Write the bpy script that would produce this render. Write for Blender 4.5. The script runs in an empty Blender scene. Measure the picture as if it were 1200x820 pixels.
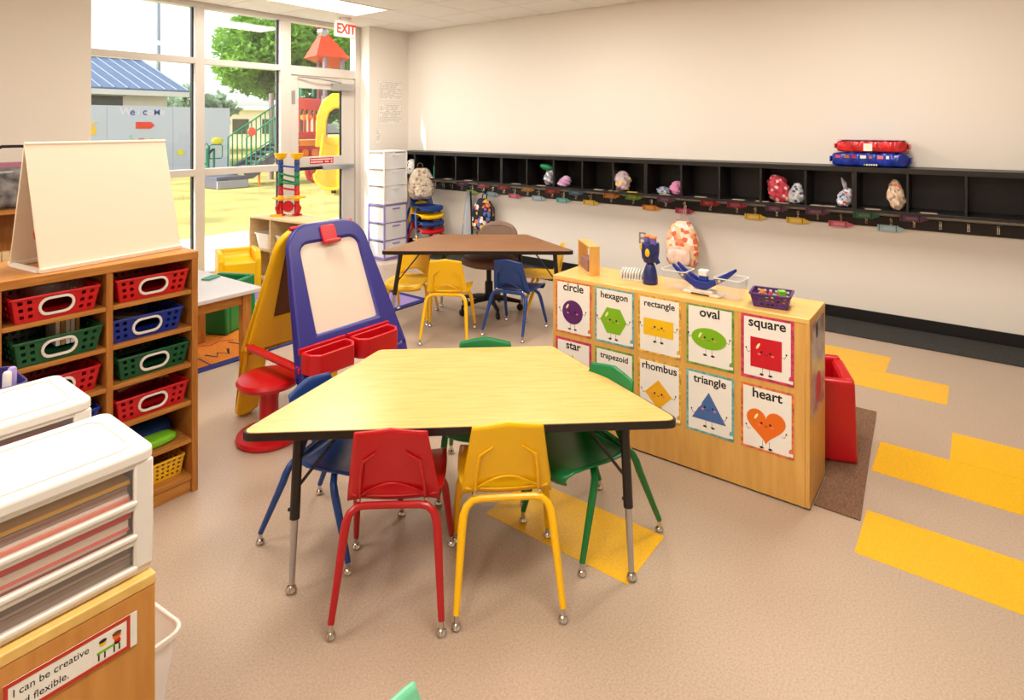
import bpy, bmesh, math, random
from mathutils import Vector, Matrix, Euler

# ------------------------------------------------------------------ camera, sky, sun, exposure
SC = bpy.context.scene
COL = SC.collection
rnd = random.Random(7)
YAW = math.atan2(940, 718)
cd = bpy.data.cameras.new('camera'); cam = bpy.data.objects.new('camera', cd); COL.objects.link(cam)
cam.location = (0, 0, 1.6); cam.rotation_euler = (math.pi / 2, 0, -YAW)
cd.sensor_width = 36; cd.lens = 36 * 718 / 1200; cd.shift_y = -262 / 1200; cd.clip_start = .02; cd.clip_end = 400
SC.camera = cam
SC.view_settings.view_transform = 'Standard'; SC.view_settings.look = 'None'
SC.view_settings.gamma = 1; SC.view_settings.use_curve_mapping = False
SC.view_settings.exposure = 0.06
SC.cycles.use_denoising = True
SC.cycles.max_bounces = 10; SC.cycles.transparent_max_bounces = 16
W = bpy.data.worlds.new('sky'); SC.world = W; W.use_nodes = True
nt = W.node_tree; bg = nt.nodes['Background']
sky = nt.nodes.new('ShaderNodeTexSky'); sky.sky_type = 'NISHITA'; sky.sun_disc = False
sky.sun_elevation = math.radians(38); sky.sun_rotation = math.radians(-70); sky.dust_density = 2.5; sky.air_density = 1.0
hs = nt.nodes.new('ShaderNodeHueSaturation'); hs.inputs["Saturation"].default_value = .4
nt.links.new(sky.outputs[0], hs.inputs['Color']); nt.links.new(hs.outputs[0], bg.inputs[0])
bg.inputs[1].default_value = .46
sl = bpy.data.lights.new('sun', 'SUN'); sun = bpy.data.objects.new('sun', sl); COL.objects.link(sun)
sl.energy = 4.2; sl.angle = math.radians(.6); sl.color = (1, .95, .86)
sun.rotation_euler = Vector((.82, -.30, -.62)).to_track_quat('-Z', 'Y').to_euler()
sun.location = (-10, 20, 15)
LAMP_W = 34.0                       # power of each ceiling troffer, watts
LAMP_C = (1.0, .91, .80)

# ------------------------------------------------------------------ materials
def lin(c):
    return tuple(((v / 255) / 12.92 if v / 255 <= .04045 else ((v / 255 + .055) / 1.055) ** 2.4) for v in c) + (1,)
MATS = {}
def mat(name, rgb, rough=.5, metal=0., var=0., vscale=8., stretch=(1, 1, 1), bump=0., bscale=60., rgb2=None, spec=.5, coat=0., detail=4., ramp=(.35, .65), emit=0.):
    m = bpy.data.materials.new(name); m.use_nodes = True
    n = m.node_tree.nodes; l = m.node_tree.links; p = n['Principled BSDF']
    p.inputs['Base Color'].default_value = lin(rgb); p.inputs['Roughness'].default_value = rough
    p.inputs['Metallic'].default_value = metal; p.inputs['Specular IOR Level'].default_value = spec
    p.inputs['Coat Weight'].default_value = coat
    if emit:
        p.inputs['Emission Color'].default_value = lin(rgb); p.inputs['Emission Strength'].default_value = emit
    tc = mp = None
    if var or rgb2 or bump:
        tc = n.new('ShaderNodeTexCoord'); mp = n.new('ShaderNodeMapping'); l.new(tc.outputs['Object'], mp.inputs[0])
        mp.inputs['Scale'].default_value = stretch
    if var or rgb2:
        nz = n.new('ShaderNodeTexNoise'); nz.inputs['Scale'].default_value = vscale; nz.inputs['Detail'].default_value = detail
        l.new(mp.outputs[0], nz.inputs['Vector'])
        cr = n.new('ShaderNodeValToRGB'); l.new(nz.outputs['Fac'], cr.inputs[0]); l.new(cr.outputs[0], p.inputs['Base Color'])
        cr.color_ramp.elements[0].position = ramp[0]; cr.color_ramp.elements[1].position = ramp[1]
        c2 = rgb2 or tuple(max(0, v * (1 - var)) for v in rgb)
        c1 = rgb if rgb2 else tuple(min(255, v * (1 + var * .5)) for v in rgb)
        cr.color_ramp.elements[0].color = lin(c2); cr.color_ramp.elements[1].color = lin(c1)
    if bump:
        bz = n.new('ShaderNodeTexNoise'); bz.inputs['Scale'].default_value = bscale; bz.inputs['Detail'].default_value = 3
        l.new(mp.outputs[0], bz.inputs['Vector'])
        b = n.new('ShaderNodeBump'); b.inputs['Strength'].default_value = bump; b.inputs['Distance'].default_value = .01
        l.new(bz.outputs['Fac'], b.inputs['Height']); l.new(b.outputs[0], p.inputs['Normal'])
    MATS[name] = m
    return m
def spots(name, base, cols, scale=25., thr=.45, rough=.8):
    """printed cloth: coloured blots of a voronoi pattern on a base colour"""
    m = bpy.data.materials.new(name); m.use_nodes = True
    n = m.node_tree.nodes; l = m.node_tree.links; p = n['Principled BSDF']; p.inputs['Roughness'].default_value = rough
    tc = n.new('ShaderNodeTexCoord'); v = n.new('ShaderNodeTexVoronoi'); v.inputs['Scale'].default_value = scale
    l.new(tc.outputs['Object'], v.inputs['Vector'])
    sep = n.new('ShaderNodeSeparateColor'); l.new(v.outputs['Color'], sep.inputs[0])
    cr = n.new('ShaderNodeValToRGB'); cr.color_ramp.interpolation = 'CONSTANT'; l.new(sep.outputs[0], cr.inputs[0])
    e = cr.color_ramp.elements; e[0].color = lin(cols[0]); e[0].position = 0; e[1].position = 1 / len(cols); e[1].color = lin(cols[1 % len(cols)])
    for i in range(2, len(cols)):
        k = e.new(i / len(cols)); k.color = lin(cols[i])
    lt = n.new('ShaderNodeMath'); lt.operation = 'LESS_THAN'; lt.inputs[1].default_value = thr; l.new(v.outputs['Distance'], lt.inputs[0])
    mx = n.new('ShaderNodeMix'); mx.data_type = 'RGBA'; mx.inputs['A'].default_value = lin(base)
    l.new(lt.outputs[0], mx.inputs['Factor']); l.new(cr.outputs[0], mx.inputs['B']); l.new(mx.outputs['Result'], p.inputs['Base Color'])
    MATS[name] = m
    return m
def clear(name, tint=(255, 255, 255), haze=.1, gloss=.06, rough=.05):
    """thin clear sheet: transparent, with some haze and a Fresnel reflection"""
    m = bpy.data.materials.new(name); m.use_nodes = True
    n = m.node_tree.nodes; l = m.node_tree.links; n.remove(n['Principled BSDF']); out = n['Material Output']
    t = n.new('ShaderNodeBsdfTransparent'); t.inputs[0].default_value = lin(tint)
    d = n.new('ShaderNodeBsdfDiffuse'); d.inputs[0].default_value = lin(tint)
    g = n.new('ShaderNodeBsdfGlossy'); g.inputs['Roughness'].default_value = rough
    a = n.new('ShaderNodeMixShader'); a.inputs[0].default_value = haze
    l.new(t.outputs[0], a.inputs[1]); l.new(d.outputs[0], a.inputs[2])
    lw = n.new('ShaderNodeLayerWeight'); lw.inputs[0].default_value = .5; pw = n.new('ShaderNodeMath'); pw.operation = 'POWER'; pw.inputs[1].default_value = 5; l.new(lw.outputs['Facing'], pw.inputs[0])
    f = n.new('ShaderNodeMath'); f.operation = 'MULTIPLY_ADD'; f.inputs[1].default_value = .55; f.inputs[2].default_value = gloss * .4; l.new(pw.outputs[0], f.inputs[0])
    b = n.new('ShaderNodeMixShader'); l.new(f.outputs[0], b.inputs[0]); l.new(a.outputs[0], b.inputs[1]); l.new(g.outputs[0], b.inputs[2])
    l.new(b.outputs[0], out.inputs[0]); MATS[name] = m
    return m

WALL = mat('wall_paint', (240, 234, 226), .75, bump=.04, bscale=180)
CEIL = mat('ceiling_tile', (244, 241, 236), .9, var=.03, vscale=90, bump=.1, bscale=220)
GRID = mat('ceiling_grid', (232, 230, 226), .6)
FLOOR = mat('vinyl_floor', (186, 165, 146), .3, var=.085, vscale=130, detail=6, ramp=(.3, .7))
FYEL = mat('vinyl_yellow', (240, 184, 10), .3, var=.05, vscale=110, detail=6)
BLACK = mat('black_vinyl', (16, 15, 15), .5)
MATBLK = mat('dark_carpet', (56, 55, 54), .95, var=.4, vscale=160, bump=.5, bscale=240)
MATBRN = mat('brown_mat', (134, 100, 76), .95, var=.22, vscale=60, stretch=(1, 6, 1), bump=.5, bscale=200)
ALU = mat('window_frame', (214, 207, 200), .4, metal=.15)
STEEL = mat('brushed_steel', (190, 190, 192), .32, metal=.9)
CHROME = mat('chrome', (205, 203, 200), .14, metal=1)
DARKM = mat('dark_metal', (36, 34, 33), .45, metal=.4)
LEGBLK = mat('black_leg', (26, 22, 20), .38)
CUBBY = mat('black_laminate', (25, 22, 22), .42, spec=.45)
WOODH = mat('honey_wood', (192, 132, 62), .38, rgb2=(172, 110, 46), vscale=7, stretch=(1, 9, 9), spec=.4)
WOODH2 = mat('honey_wood_vertical', (186, 124, 56), .38, rgb2=(164, 102, 42), vscale=7, stretch=(9, 9, 1), spec=.4)
MAPLE = mat('maple_laminate', (226, 176, 96), .32, rgb2=(215, 162, 82), vscale=5, stretch=(7, 7, .8), spec=.5)
MAPLET = mat('maple_top', (238, 196, 116), .28, rgb2=(229, 183, 100), vscale=5, stretch=(7, .8, 7), spec=.5)
BIRCH = mat('pale_birch', (232, 205, 160), .45, rgb2=(222, 190, 140), vscale=5, stretch=(1, 7, 7))
LAMY = mat('yellow_maple_laminate', (230, 190, 116), .26, rgb2=(220, 174, 98), vscale=6, stretch=(1.2, 14, 1), ramp=(.3, .7), spec=.5)
LAMB = mat('walnut_laminate', (158, 112, 76), .3, rgb2=(138, 94, 60), vscale=6, stretch=(1, 14, 1), spec=.5)
WHITE = mat('white_plastic', (236, 231, 225), .38, spec=.5)
OFFW = mat('ivory_board', (236, 220, 198), .5)
PAPER = mat('paper', (244, 240, 233), .6)
INK = mat('black_ink', (22, 20, 20), .6)
def plastic(n, rgb, rough=.32): return mat(n, rgb, rough, spec=.5, bump=.02, bscale=300)
RED = plastic('red_plastic', (196, 14, 26)); YEL = plastic('yellow_plastic', (248, 196, 10)); BLU = plastic('blue_plastic', (24, 62, 130))
GRN = plastic('green_plastic', (10, 122, 66)); NAVY = plastic('navy_plastic', (48, 44, 132)); TOYBLU = plastic('toy_blue', (14, 60, 160))
REDP = mat('red_paint', (176, 18, 24), .3); YELP = mat('yellow_paint', (248, 192, 8), .3); BLUP = mat('blue_paint', (22, 66, 138), .3); GRNP = mat('green_paint', (8, 118, 54), .3)
LIMEG = plastic('lime_plastic', (122, 196, 40)); PURP = plastic('purple_plastic', (82, 40, 110)); ORAN = plastic('orange_plastic', (238, 130, 30))
BSKR = plastic('red_basket', (196, 16, 26)); BSKB = plastic('blue_basket', (26, 48, 140)); BSKG = plastic('green_basket', (16, 84, 48)); BSKY = plastic('yellow_basket', (232, 180, 30))
BROWNF = mat('brown_upholstery', (124, 98, 84), .75, var=.1, vscale=200)
GREYT = mat('grey_laminate', (200, 198, 200), .35)
TEAL = plastic('teal_plastic', (72, 190, 160)); MINT = plastic('mint_plastic', (128, 222, 178))
CHALK = mat('chalkboard_brown', (108, 66, 34), .7)
GLASS = clear('window_glass', (250, 252, 252), .012, .09, .0)
CLEARP = clear('clear_plastic', (246, 246, 248), .16, .07, .1); DRAWP = clear('drawer_window_plastic', (252, 248, 246), .05, .05, .15)
FROST = clear('frosted_plastic', (252, 253, 255), .62, .07, .25)
WRAP = clear('plastic_wrap', (245, 245, 248), .2, .12, .12)
DIFFUSER = mat('lamp_diffuser', (255, 248, 232), .5, emit=3.0)

# ------------------------------------------------------------------ mesh building
class MB:
    def __init__(s): s.bm = bmesh.new(); s.mi = 0
    def _f(s, vs):
        try: f = s.bm.faces.new(vs)
        except ValueError: return None
        f.material_index = s.mi
        return f
    def v(s, p): return s.bm.verts.new(p)
    def box(s, x0, x1, y0, y1, z0, z1, M=None):
        P = [Vector((x, y, z)) for z in (z0, z1) for y in (y0, y1) for x in (x0, x1)]
        if M: P = [M @ p for p in P]
        v = [s.v(p) for p in P]
        for f in ((0, 2, 3, 1), (4, 5, 7, 6), (0, 1, 5, 4), (2, 6, 7, 3), (0, 4, 6, 2), (1, 3, 7, 5)): s._f([v[i] for i in f])
        return s
    def prism(s, poly, z0, z1, M=None, hole=None):
        """extruded 2D polygon (xy -> z0..z1); hole = inner polygon with the same vertex count"""
        T = (lambda p: M @ Vector(p)) if M else (lambda p: Vector(p))
        n = len(poly); a = [s.v(T((x, y, z0))) for x, y in poly]; b = [s.v(T((x, y, z1))) for x, y in poly]
        for i in range(n): s._f([a[i], a[(i + 1) % n], b[(i + 1) % n], b[i]])
        if hole:
            c = [s.v(T((x, y, z0))) for x, y in hole]; d = [s.v(T((x, y, z1))) for x, y in hole]
            for i in range(n):
                j = (i + 1) % n
                s._f([c[j], c[i], d[i], d[j]]); s._f([a[j], a[i], c[i], c[j]]); s._f([b[i], b[j], d[j], d[i]])
        else:
            s._f(list(reversed(a))); s._f(b)
        return s
    def tube(s, pts, r, n=8, caps=True, flat=1.):
        pts = [Vector(p) for p in pts]; rs = r if isinstance(r, (list, tuple)) else [r] * len(pts)
        rings = []; up = None
        for i, p in enumerate(pts):
            d = (pts[min(i + 1, len(pts) - 1)] - pts[max(i - 1, 0)]).normalized()
            if up is None:
                up = Vector((0, 0, 1)) if abs(d.z) < .9 else Vector((0, 1, 0))
            x = d.cross(up).normalized(); y = x.cross(d).normalized(); up = y
            rings.append([s.v(p + (x * math.cos(t) + y * math.sin(t) * flat) * rs[i]) for t in [2 * math.pi * k / n for k in range(n)]])
        for a, b in zip(rings, rings[1:]):
            for k in range(n): s._f([a[k], a[(k + 1) % n], b[(k + 1) % n], b[k]])
        if caps: s._f(list(reversed(rings[0]))); s._f(rings[-1])
        return s
    def cyl(s, p0, p1, r0, r1=None, n=16): return s.tube([p0, p1], [r0, r0 if r1 is None else r1], n)
    def lathe(s, prof, n=20, c=(0, 0, 0), M=None, a0=0., a1=2 * math.pi, sx=1., sy=1.):
        full = abs(a1 - a0 - 2 * math.pi) < 1e-6; k = n if full else n + 1; rings = []
        for r, z in prof:
            ring = []
            for i in range(k):
                t = a0 + (a1 - a0) * i / n; p = Vector((c[0] + r * math.cos(t) * sx, c[1] + r * math.sin(t) * sy, c[2] + z))
                ring.append(s.v(M @ p if M else p))
            rings.append(ring)
        for a, b in zip(rings, rings[1:]):
            for i in range(n if full else n): s._f([a[i], a[(i + 1) % k], b[(i + 1) % k], b[i]]) if full or i < n else None
        if full and prof[0][0] > 1e-5: s._f(list(reversed(rings[0])))
        if full and prof[-1][0] > 1e-5: s._f(rings[-1])
        return s
    def sphere(s, c, r, n=14, sc=(1, 1, 1), M=None, e=1.):
        k = n // 2; rings = []
        pw = lambda v: math.copysign(abs(v) ** e, v)
        for j in range(k + 1):
            ph = -math.pi / 2 + math.pi * j / k; ring = []
            for i in range(n):
                t = 2 * math.pi * i / n
                p = Vector((c[0] + r * sc[0] * pw(math.cos(ph)) * pw(math.cos(t)), c[1] + r * sc[1] * pw(math.cos(ph)) * pw(math.sin(t)), c[2] + r * sc[2] * pw(math.sin(ph))))
                ring.append(s.v(M @ p if M else p))
            rings.append(ring)
        for a, b in zip(rings, rings[1:]):
            for i in range(n): s._f([a[i], a[(i + 1) % n], b[(i + 1) % n], b[i]])
        return s
    def grid(s, f, nu, nv, skip=None):
        g = [[s.v(f(i / nu, j / nv)) for i in range(nu + 1)] for j in range(nv + 1)]
        for j in range(nv):
            for i in range(nu):
                if skip and skip(i, j): continue
                s._f([g[j][i], g[j][i + 1], g[j + 1][i + 1], g[j + 1][i]])
        return s
    def mesh(s, name, smooth=35.):
        bmesh.ops.remove_doubles(s.bm, verts=s.bm.verts, dist=1e-5)
        loose = [v for v in s.bm.verts if not v.link_faces]
        if loose: bmesh.ops.delete(s.bm, geom=loose, context='VERTS')
        bmesh.ops.recalc_face_normals(s.bm, faces=s.bm.faces)
        me = bpy.data.meshes.new(name); s.bm.to_mesh(me); s.bm.free()
        if smooth:
            me.polygons.foreach_set('use_smooth', [True] * len(me.polygons)); me.set_sharp_from_angle(angle=math.radians(smooth))
        return me
    def build(s, name, mats, parent=None, smooth=35., bevel=0., solid=0., sub=0, loc=None, rot=None, label=None, off=0., seg=2):
        me = s.mesh(name, smooth)
        for m in (mats if isinstance(mats, (list, tuple)) else [mats]): me.materials.append(m)
        return link(name, me, parent, bevel, solid, sub, loc, rot, label, off, seg)
def link(name, me, parent=None, bevel=0., solid=0., sub=0, loc=None, rot=None, label=None, off=0., seg=2):
    o = bpy.data.objects.new(name, me); COL.objects.link(o)
    if parent: o.parent = parent
    if loc is not None: o.location = loc
    if rot is not None: o.rotation_euler = rot
    if solid:
        d = o.modifiers.new('solid', 'SOLIDIFY'); d.thickness = solid; d.offset = off
    if sub:
        d = o.modifiers.new('sub', 'SUBSURF'); d.levels = sub; d.render_levels = sub
    if bevel:
        d = o.modifiers.new('bevel', 'BEVEL'); d.width = bevel; d.segments = seg; d.limit_method = 'ANGLE'; d.angle_limit = math.radians(40)
    if label: o['label'] = label
    return o
def tag(o, label, cat, group=None, kind=None):
    o['label'] = label; o['category'] = cat
    if group: o['group'] = group
    if kind: o['kind'] = kind
    return o
def thing(name, label, cat, loc=(0, 0, 0), rz=0., group=None):
    o = bpy.data.objects.new(name, None); COL.objects.link(o); o.location = loc; o.rotation_euler = (0, 0, rz); o.empty_display_size = .05
    return tag(o, label, cat, group)
def struct(o, label=None):
    o['kind'] = 'structure'
    if label: o['label'] = label
    return o
def kids(o): return [c for c in COL.objects if c.parent == o]
def copy_tree(o, parent=None):
    c = o.copy(); COL.objects.link(c); c.parent = parent
    for ch in KID.get(o.name) or kids(o): copy_tree(ch, c)
    return c
KID = {}
def B(name, x0, x1, y0, y1, z0, z1, m, parent=None, bevel=.002, label=None, loc=None, rot=None):
    return MB().box(x0, x1, y0, y1, z0, z1).build(name, m, parent, bevel=bevel, label=label, loc=loc, rot=rot)
def rpoly(w, h, r, n=4, cx=0., cy=0.):
    """rounded rectangle outline, centred"""
    out = []
    for qx, qy, a in ((1, 1, 0), (-1, 1, 90), (-1, -1, 180), (1, -1, 270)):
        for i in range(n + 1):
            t = math.radians(a + 90 * i / n)
            out.append((cx + qx * (w / 2 - r) + r * math.cos(t), cy + qy * (h / 2 - r) + r * math.sin(t)))
    return out
def rcorners(poly, r, n=5):
    """round the corners of any convex polygon"""
    out = []; k = len(poly)
    for i in range(k):
        p = Vector(poly[i]); a = (Vector(poly[i - 1]) - p).normalized(); b = (Vector(poly[(i + 1) % k]) - p).normalized()
        ang = a.angle(b); d = r / math.tan(ang / 2); s = p + a * d; e = p + b * d
        for j in range(n + 1):
            t = j / n; q = s * (1 - t) ** 2 + p * 2 * t * (1 - t) + e * t * t
            out.append((q.x, q.y))
    return out
TEXT = {}
def text_mesh(txt, size=1., bold=.0, align='CENTER', font=None, spacing=1.):
    k = (txt, bold, align, spacing)
    if k not in TEXT:
        c = bpy.data.curves.new('lettering', 'FONT'); c.body = txt; c.size = 1; c.offset = bold; c.align_x = align; c.space_character = spacing
        c.extrude = .004; c.resolution_u = 4
        o = bpy.data.objects.new('lettering', c); me = bpy.data.meshes.new_from_object(o)
        bpy.data.objects.remove(o); bpy.data.curves.remove(c); me.name = 'lettering'; TEXT[k] = me
    return TEXT[k].copy()
def text(txt, size, m, parent, loc, rot, bold=.0, align='CENTER', name='lettering', sx=1., spacing=1.):
    me = text_mesh(txt, 1, bold, align, spacing=spacing); me.materials.clear(); me.materials.append(m)
    o = link(name, me, parent, loc=loc, rot=rot); o.scale = (size * sx, size, size)
    return o
PI = math.pi
FACE_NX = (PI / 2, 0, -PI / 2)      # text on a face looking to -X reads along -Y
FACE_NY = (PI / 2, 0, 0)            # text on a face looking to -Y reads along +X
# ------------------------------------------------------------------ the setting
XW, YW, ZC = 5.73, 6.141, 2.866
X0, Y0 = -2.4, -3.0
YF = 6.309                           # front of the storefront frame
floor = struct(MB().box(X0 - .2, XW + .2, Y0 - .2, YF + .15, -.1, 0).build('floor', FLOOR), 'tan speckled vinyl floor with inlaid yellow tiles')
for (x0, x1, y0, y1) in ((1.945, 2.262, .978, 1.30), (1.945, 2.262, 1.30, 1.625), (2.61, 2.93, -.28, .05), (2.61, 2.93, .05, .375),
                         (3.278, 3.607, -.56, -.24), (3.278, 3.607, -.24, .08), (3.278, 3.607, .08, .402), (3.609, 3.94, -.56, -.22), (3.609, 3.94, -.22, .115),
                         (4.31, 4.64, .150, .48), (4.31, 4.64, .48, .81), (4.31, 4.64, .81, 1.14), (4.642, 4.965, .488, .82), (4.642, 4.965, .82, 1.14)):
    MB().box(x0, x1, y0, y1, -.002, .0012).build('floor_tile', FYEL, floor)
ceil = struct(MB().box(X0 - .2, XW + .2, Y0 - .2, YF + .15, ZC + .012, ZC + .1).build('ceiling', GRID), 'white suspended tile ceiling')
T = .61; tx0 = XW - 14 * T; ty0 = YW + .17 - 16 * T
LAMPS = [(tx0 + T * a, ty0 + T * b) for a in (2, 6, 10) for b in (6, 10)] + [(tx0 + T * 10, ty0 + T * 14)]
LAMPSET = {(a + d, b) for a in (2, 6, 10) for b in (6, 10) for d in (0, 1)} | {(10, 14), (11, 14)}
tile_me = None
for i in range(14):
    for j in range(16):
        if (i, j) in LAMPSET or tx0 + (i + 1) * T < X0 or ty0 + (j + 1) * T < Y0 + .6: continue
        if tile_me is None:
            tile_me = MB().box(.006, T - .006, .006, T - .006, 0, .014).mesh('ceiling_tile', 0); tile_me.materials.append(CEIL)
        link('ceiling_tile', tile_me, ceil, loc=(tx0 + i * T, ty0 + j * T, ZC))
for k, (lx, ly) in enumerate(LAMPS):
    f = thing('ceiling_light', 'flat white two by four ceiling light panel near the exit door' if k == len(LAMPS) - 1 else 'flat white ceiling light panel in the tiled ceiling', 'ceiling light', (lx + T, ly + T / 2, ZC - .004),
              group=None if k == len(LAMPS) - 1 else 'ceiling light panels')
    MB().prism(rpoly(2 * T - .01, T - .01, .004, 1), 0, .02, hole=rpoly(2 * T - .07, T - .07, .004, 1)).build('frame', WHITE, f)
    MB().box(-T + .035, T - .035, -T / 2 + .035, T / 2 - .035, .004, .012).build('diffuser', DIFFUSER, f)
    ld = bpy.data.lights.new('troffer_light', 'AREA'); ld.shape = 'RECTANGLE'; ld.size = 1.12; ld.size_y = .52; ld.energy = LAMP_W; ld.color = LAMP_C
    lo = bpy.data.objects.new('troffer_light', ld); COL.objects.link(lo); lo.parent = f; lo.location = (0, 0, -.012)
wr = struct(MB().box(XW, XW + .2, Y0, YW, 0, ZC + .05).build('wall_right', WALL), 'long off-white wall behind the cubbies')
ww = MB().box(X0, 2.013, YW, YW + .3, 0, ZC + .05).box(5.063, XW + .2, YW, YW + .3, 0, ZC + .05)
struct(ww.build('wall_window', WALL), 'off-white wall on both sides of the glazed storefront')
struct(MB().box(X0 - .2, X0, Y0, YW + .3, 0, ZC + .05).build('wall_left', WALL)); struct(MB().box(X0, XW, Y0 - .2, Y0, 0, ZC + .05).build('wall_back', WALL))
struct(B('baseboard_right', XW - .012, XW, Y0, YW, 0, .1, BLACK), 'black vinyl baseboard along the cubby wall')
struct(B('baseboard_window', 5.063, XW - .012, YW - .012, YW, 0, .1, BLACK)); struct(B('baseboard_left', X0, 2.013, YW - .012, YW, 0, .1, BLACK))
MB().box(5.29, XW - .012, Y0 + .5, 5.9, 0, .008).build('floor_runner', MATBLK, bevel=.002)
tag(bpy.data.objects['floor_runner'], 'dark grey carpet runner on the floor along the cubby wall', 'rug')

# storefront: frame, mullions, panes
win = B('window_1', 2.013, 5.063, YF, YF + .11, 2.811, ZC + .03, ALU, bevel=.003); struct(win, 'full-height glazed storefront with pale frame')
def fr(n, x0, x1, z0, z1, d=0.): return B(n, x0, x1, YF - d, YF + .11, z0, z1, ALU, win, bevel=.003)
fr('jamb', 2.013, 2.06, 0, 2.811); fr('jamb', 4.985, 5.063, 0, 2.811)
fr('mullion', 2.983, 3.077, 0, 2.811); fr('mullion', 3.935, 4.064, 0, 2.811)
BAYS = ((2.06, 2.983), (3.077, 3.935))
for a, b in BAYS:
    fr('transom', a, b, 2.236, 2.298); fr('rail', a, b, 1.093, 1.164); fr('sill', a, b, 0, .1)
    for z0, z1 in ((.1, 1.093), (1.164, 2.236), (2.298, 2.811)):
        MB().box(a, b, YF + .06, YF + .066, z0, z1).build('pane', GLASS, win, 0)
        for q in (a, b - .012): MB().box(q, q + .012, YF + .045, YF + .085, z0, z1).build('gasket', DARKM, win, 0)
fr('transom', 4.064, 4.985, 2.20, 2.305)
MB().box(4.064, 4.985, YF + .06, YF + .066, 2.305, 2.811).build('pane', GLASS, win, 0)
door = MB().box(4.066, 4.176, YF + .02, YF + .065, .01, 2.19).box(4.79, 4.983, YF + .02, YF + .065, .01, 2.19).box(4.176, 4.79, YF + .02, YF + .065, 2.05, 2.19) \
    .box(4.176, 4.79, YF + .02, YF + .065, 1.094, 1.238).box(4.176, 4.79, YF + .02, YF + .065, .01, .26).build('door_1', ALU, bevel=.003)
struct(door, 'pale aluminium glass door to the playground')
for z0, z1 in ((.26, 1.094), (1.238, 2.05)):
    MB().box(4.176, 4.79, YF + .04, YF + .046, z0, z1).build('pane', GLASS, door, 0)
    MB().box(4.776, 4.79, YF + .03, YF + .06, z0, z1).build('gasket', DARKM, door, 0)
B('push_bar', 4.13, 4.46, YF - .05, YF + .02, 1.085, 1.12, DARKM, door, .006, 'dark push bar'); B('push_bar', 4.46, 4.93, YF - .055, YF + .02, 1.075, 1.135, STEEL, door, .008, 'bright push bar end')
B('door_closer', 4.62, 4.92, YF - .05, YF + .02, 2.04, 2.13, STEEL, door, .006)
MB().tube([(4.75, YF - .02, 2.14), (4.4, YF - .06, 2.165), (4.15, YF - .01, 2.18)], .009, 6).build('closer_arm', STEEL, door)
MB().box(4.085, 4.13, YF + .012, YF + .02, 1.86, 2.02).build('lock_plate', STEEL, door, bevel=.002)
stk = B('sticker', 4.33, 4.66, YF + .0185, YF + .02, 1.15, 1.222, RED, door, 0, 'red sticker with white lines of print')
for k, z in enumerate((1.195, 1.165)):
    for i in range(11):
        if rnd.random() < .85: MB().box(4.345 + i * .028, 4.345 + i * .028 + .02, YF + .0178, YF + .0185, z, z + .015).build('print_mark', PAPER, stk, 0)
# outlet
o = thing('wall_outlet', 'grey double power outlet on the wall behind the shape-poster shelf', 'outlet', (XW, 2.714, .469))
MB().prism(rpoly(.075, .118, .008), 0, .006).build('cover_plate', mat('grey_plate', (150, 146, 140), .5), o, rot=FACE_NX, bevel=.002)
for dz in (.028, -.028): MB().prism(rpoly(.036, .032, .01), .006, .009).build('socket', WHITE, o, rot=FACE_NX, loc=(0, 0, dz))
# exit sign
ex = thing('exit_sign', 'white exit sign with red letters hanging from the ceiling before the door', 'sign', (4.505, 5.9, 2.64))
B('housing', -.135, .135, -.025, .025, 0, .195, WHITE, ex, .006); B('canopy', -.07, .07, -.03, .03, .195, .226, WHITE, ex, .004)
text('EXIT', .155, mat('sign_red', (226, 44, 28), .5, emit=.5), ex, (0, -.0255, .042), FACE_NY, .035, sx=.84)

# wall papers beside the door
def paper(name, label, x0, x1, z0, z1, seed):
    p = thing(name, label, 'paper', ((x0 + x1) / 2, YW - .0005, (z0 + z1) / 2), group=None); w, h = x1 - x0, z1 - z0
    MB().box(-w / 2, w / 2, -.0015, 0, -h / 2, h / 2).build('sheet', PAPER, p, 0); r = random.Random(seed); mb = MB()
    g = mat('grey_print_%d' % seed, (198, 192, 192), .8)
    fx = MB().prism([(-w / 2 + .008, -h / 2 + .008), (w / 2 - .008, -h / 2 + .008), (w / 2 - .008, h / 2 - .008), (-w / 2 + .008, h / 2 - .008)], 0, .0006,
                    hole=[(-w / 2 + .011, -h / 2 + .011), (w / 2 - .011, -h / 2 + .011), (w / 2 - .011, h / 2 - .011), (-w / 2 + .011, h / 2 - .011)])
    fx.build('printed_border', g, p, 0, loc=(0, -.0015, 0), rot=FACE_NY)
    n = int(h / .02)
    for i in range(n - 2):
        z = h / 2 - .03 - i * .02; x = -w / 2 + .03
        while x < w / 2 - .05:
            l = r.uniform(.02, .06)
            if r.random() < .8: mb.box(x, min(x + l, w / 2 - .02), -.0021, -.0015, z - .005, z + .004)
            x += l + .012
    o = mb.build('printed_lines', g, p, 0); o['kind'] = 'stuff'
    return p
paper('wall_paper', 'white printed plan pinned on the wall, upper of the two', 5.206, 5.616, 1.925, 2.203, 1)
paper('wall_paper', 'white printed plan pinned on the wall, lower of the two', 5.206, 5.616, 1.612, 1.907, 2)
paper('wall_notice', 'narrow white notice taped below the two wall plans', 5.15, 5.27, 1.36, 1.58, 3)

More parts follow.
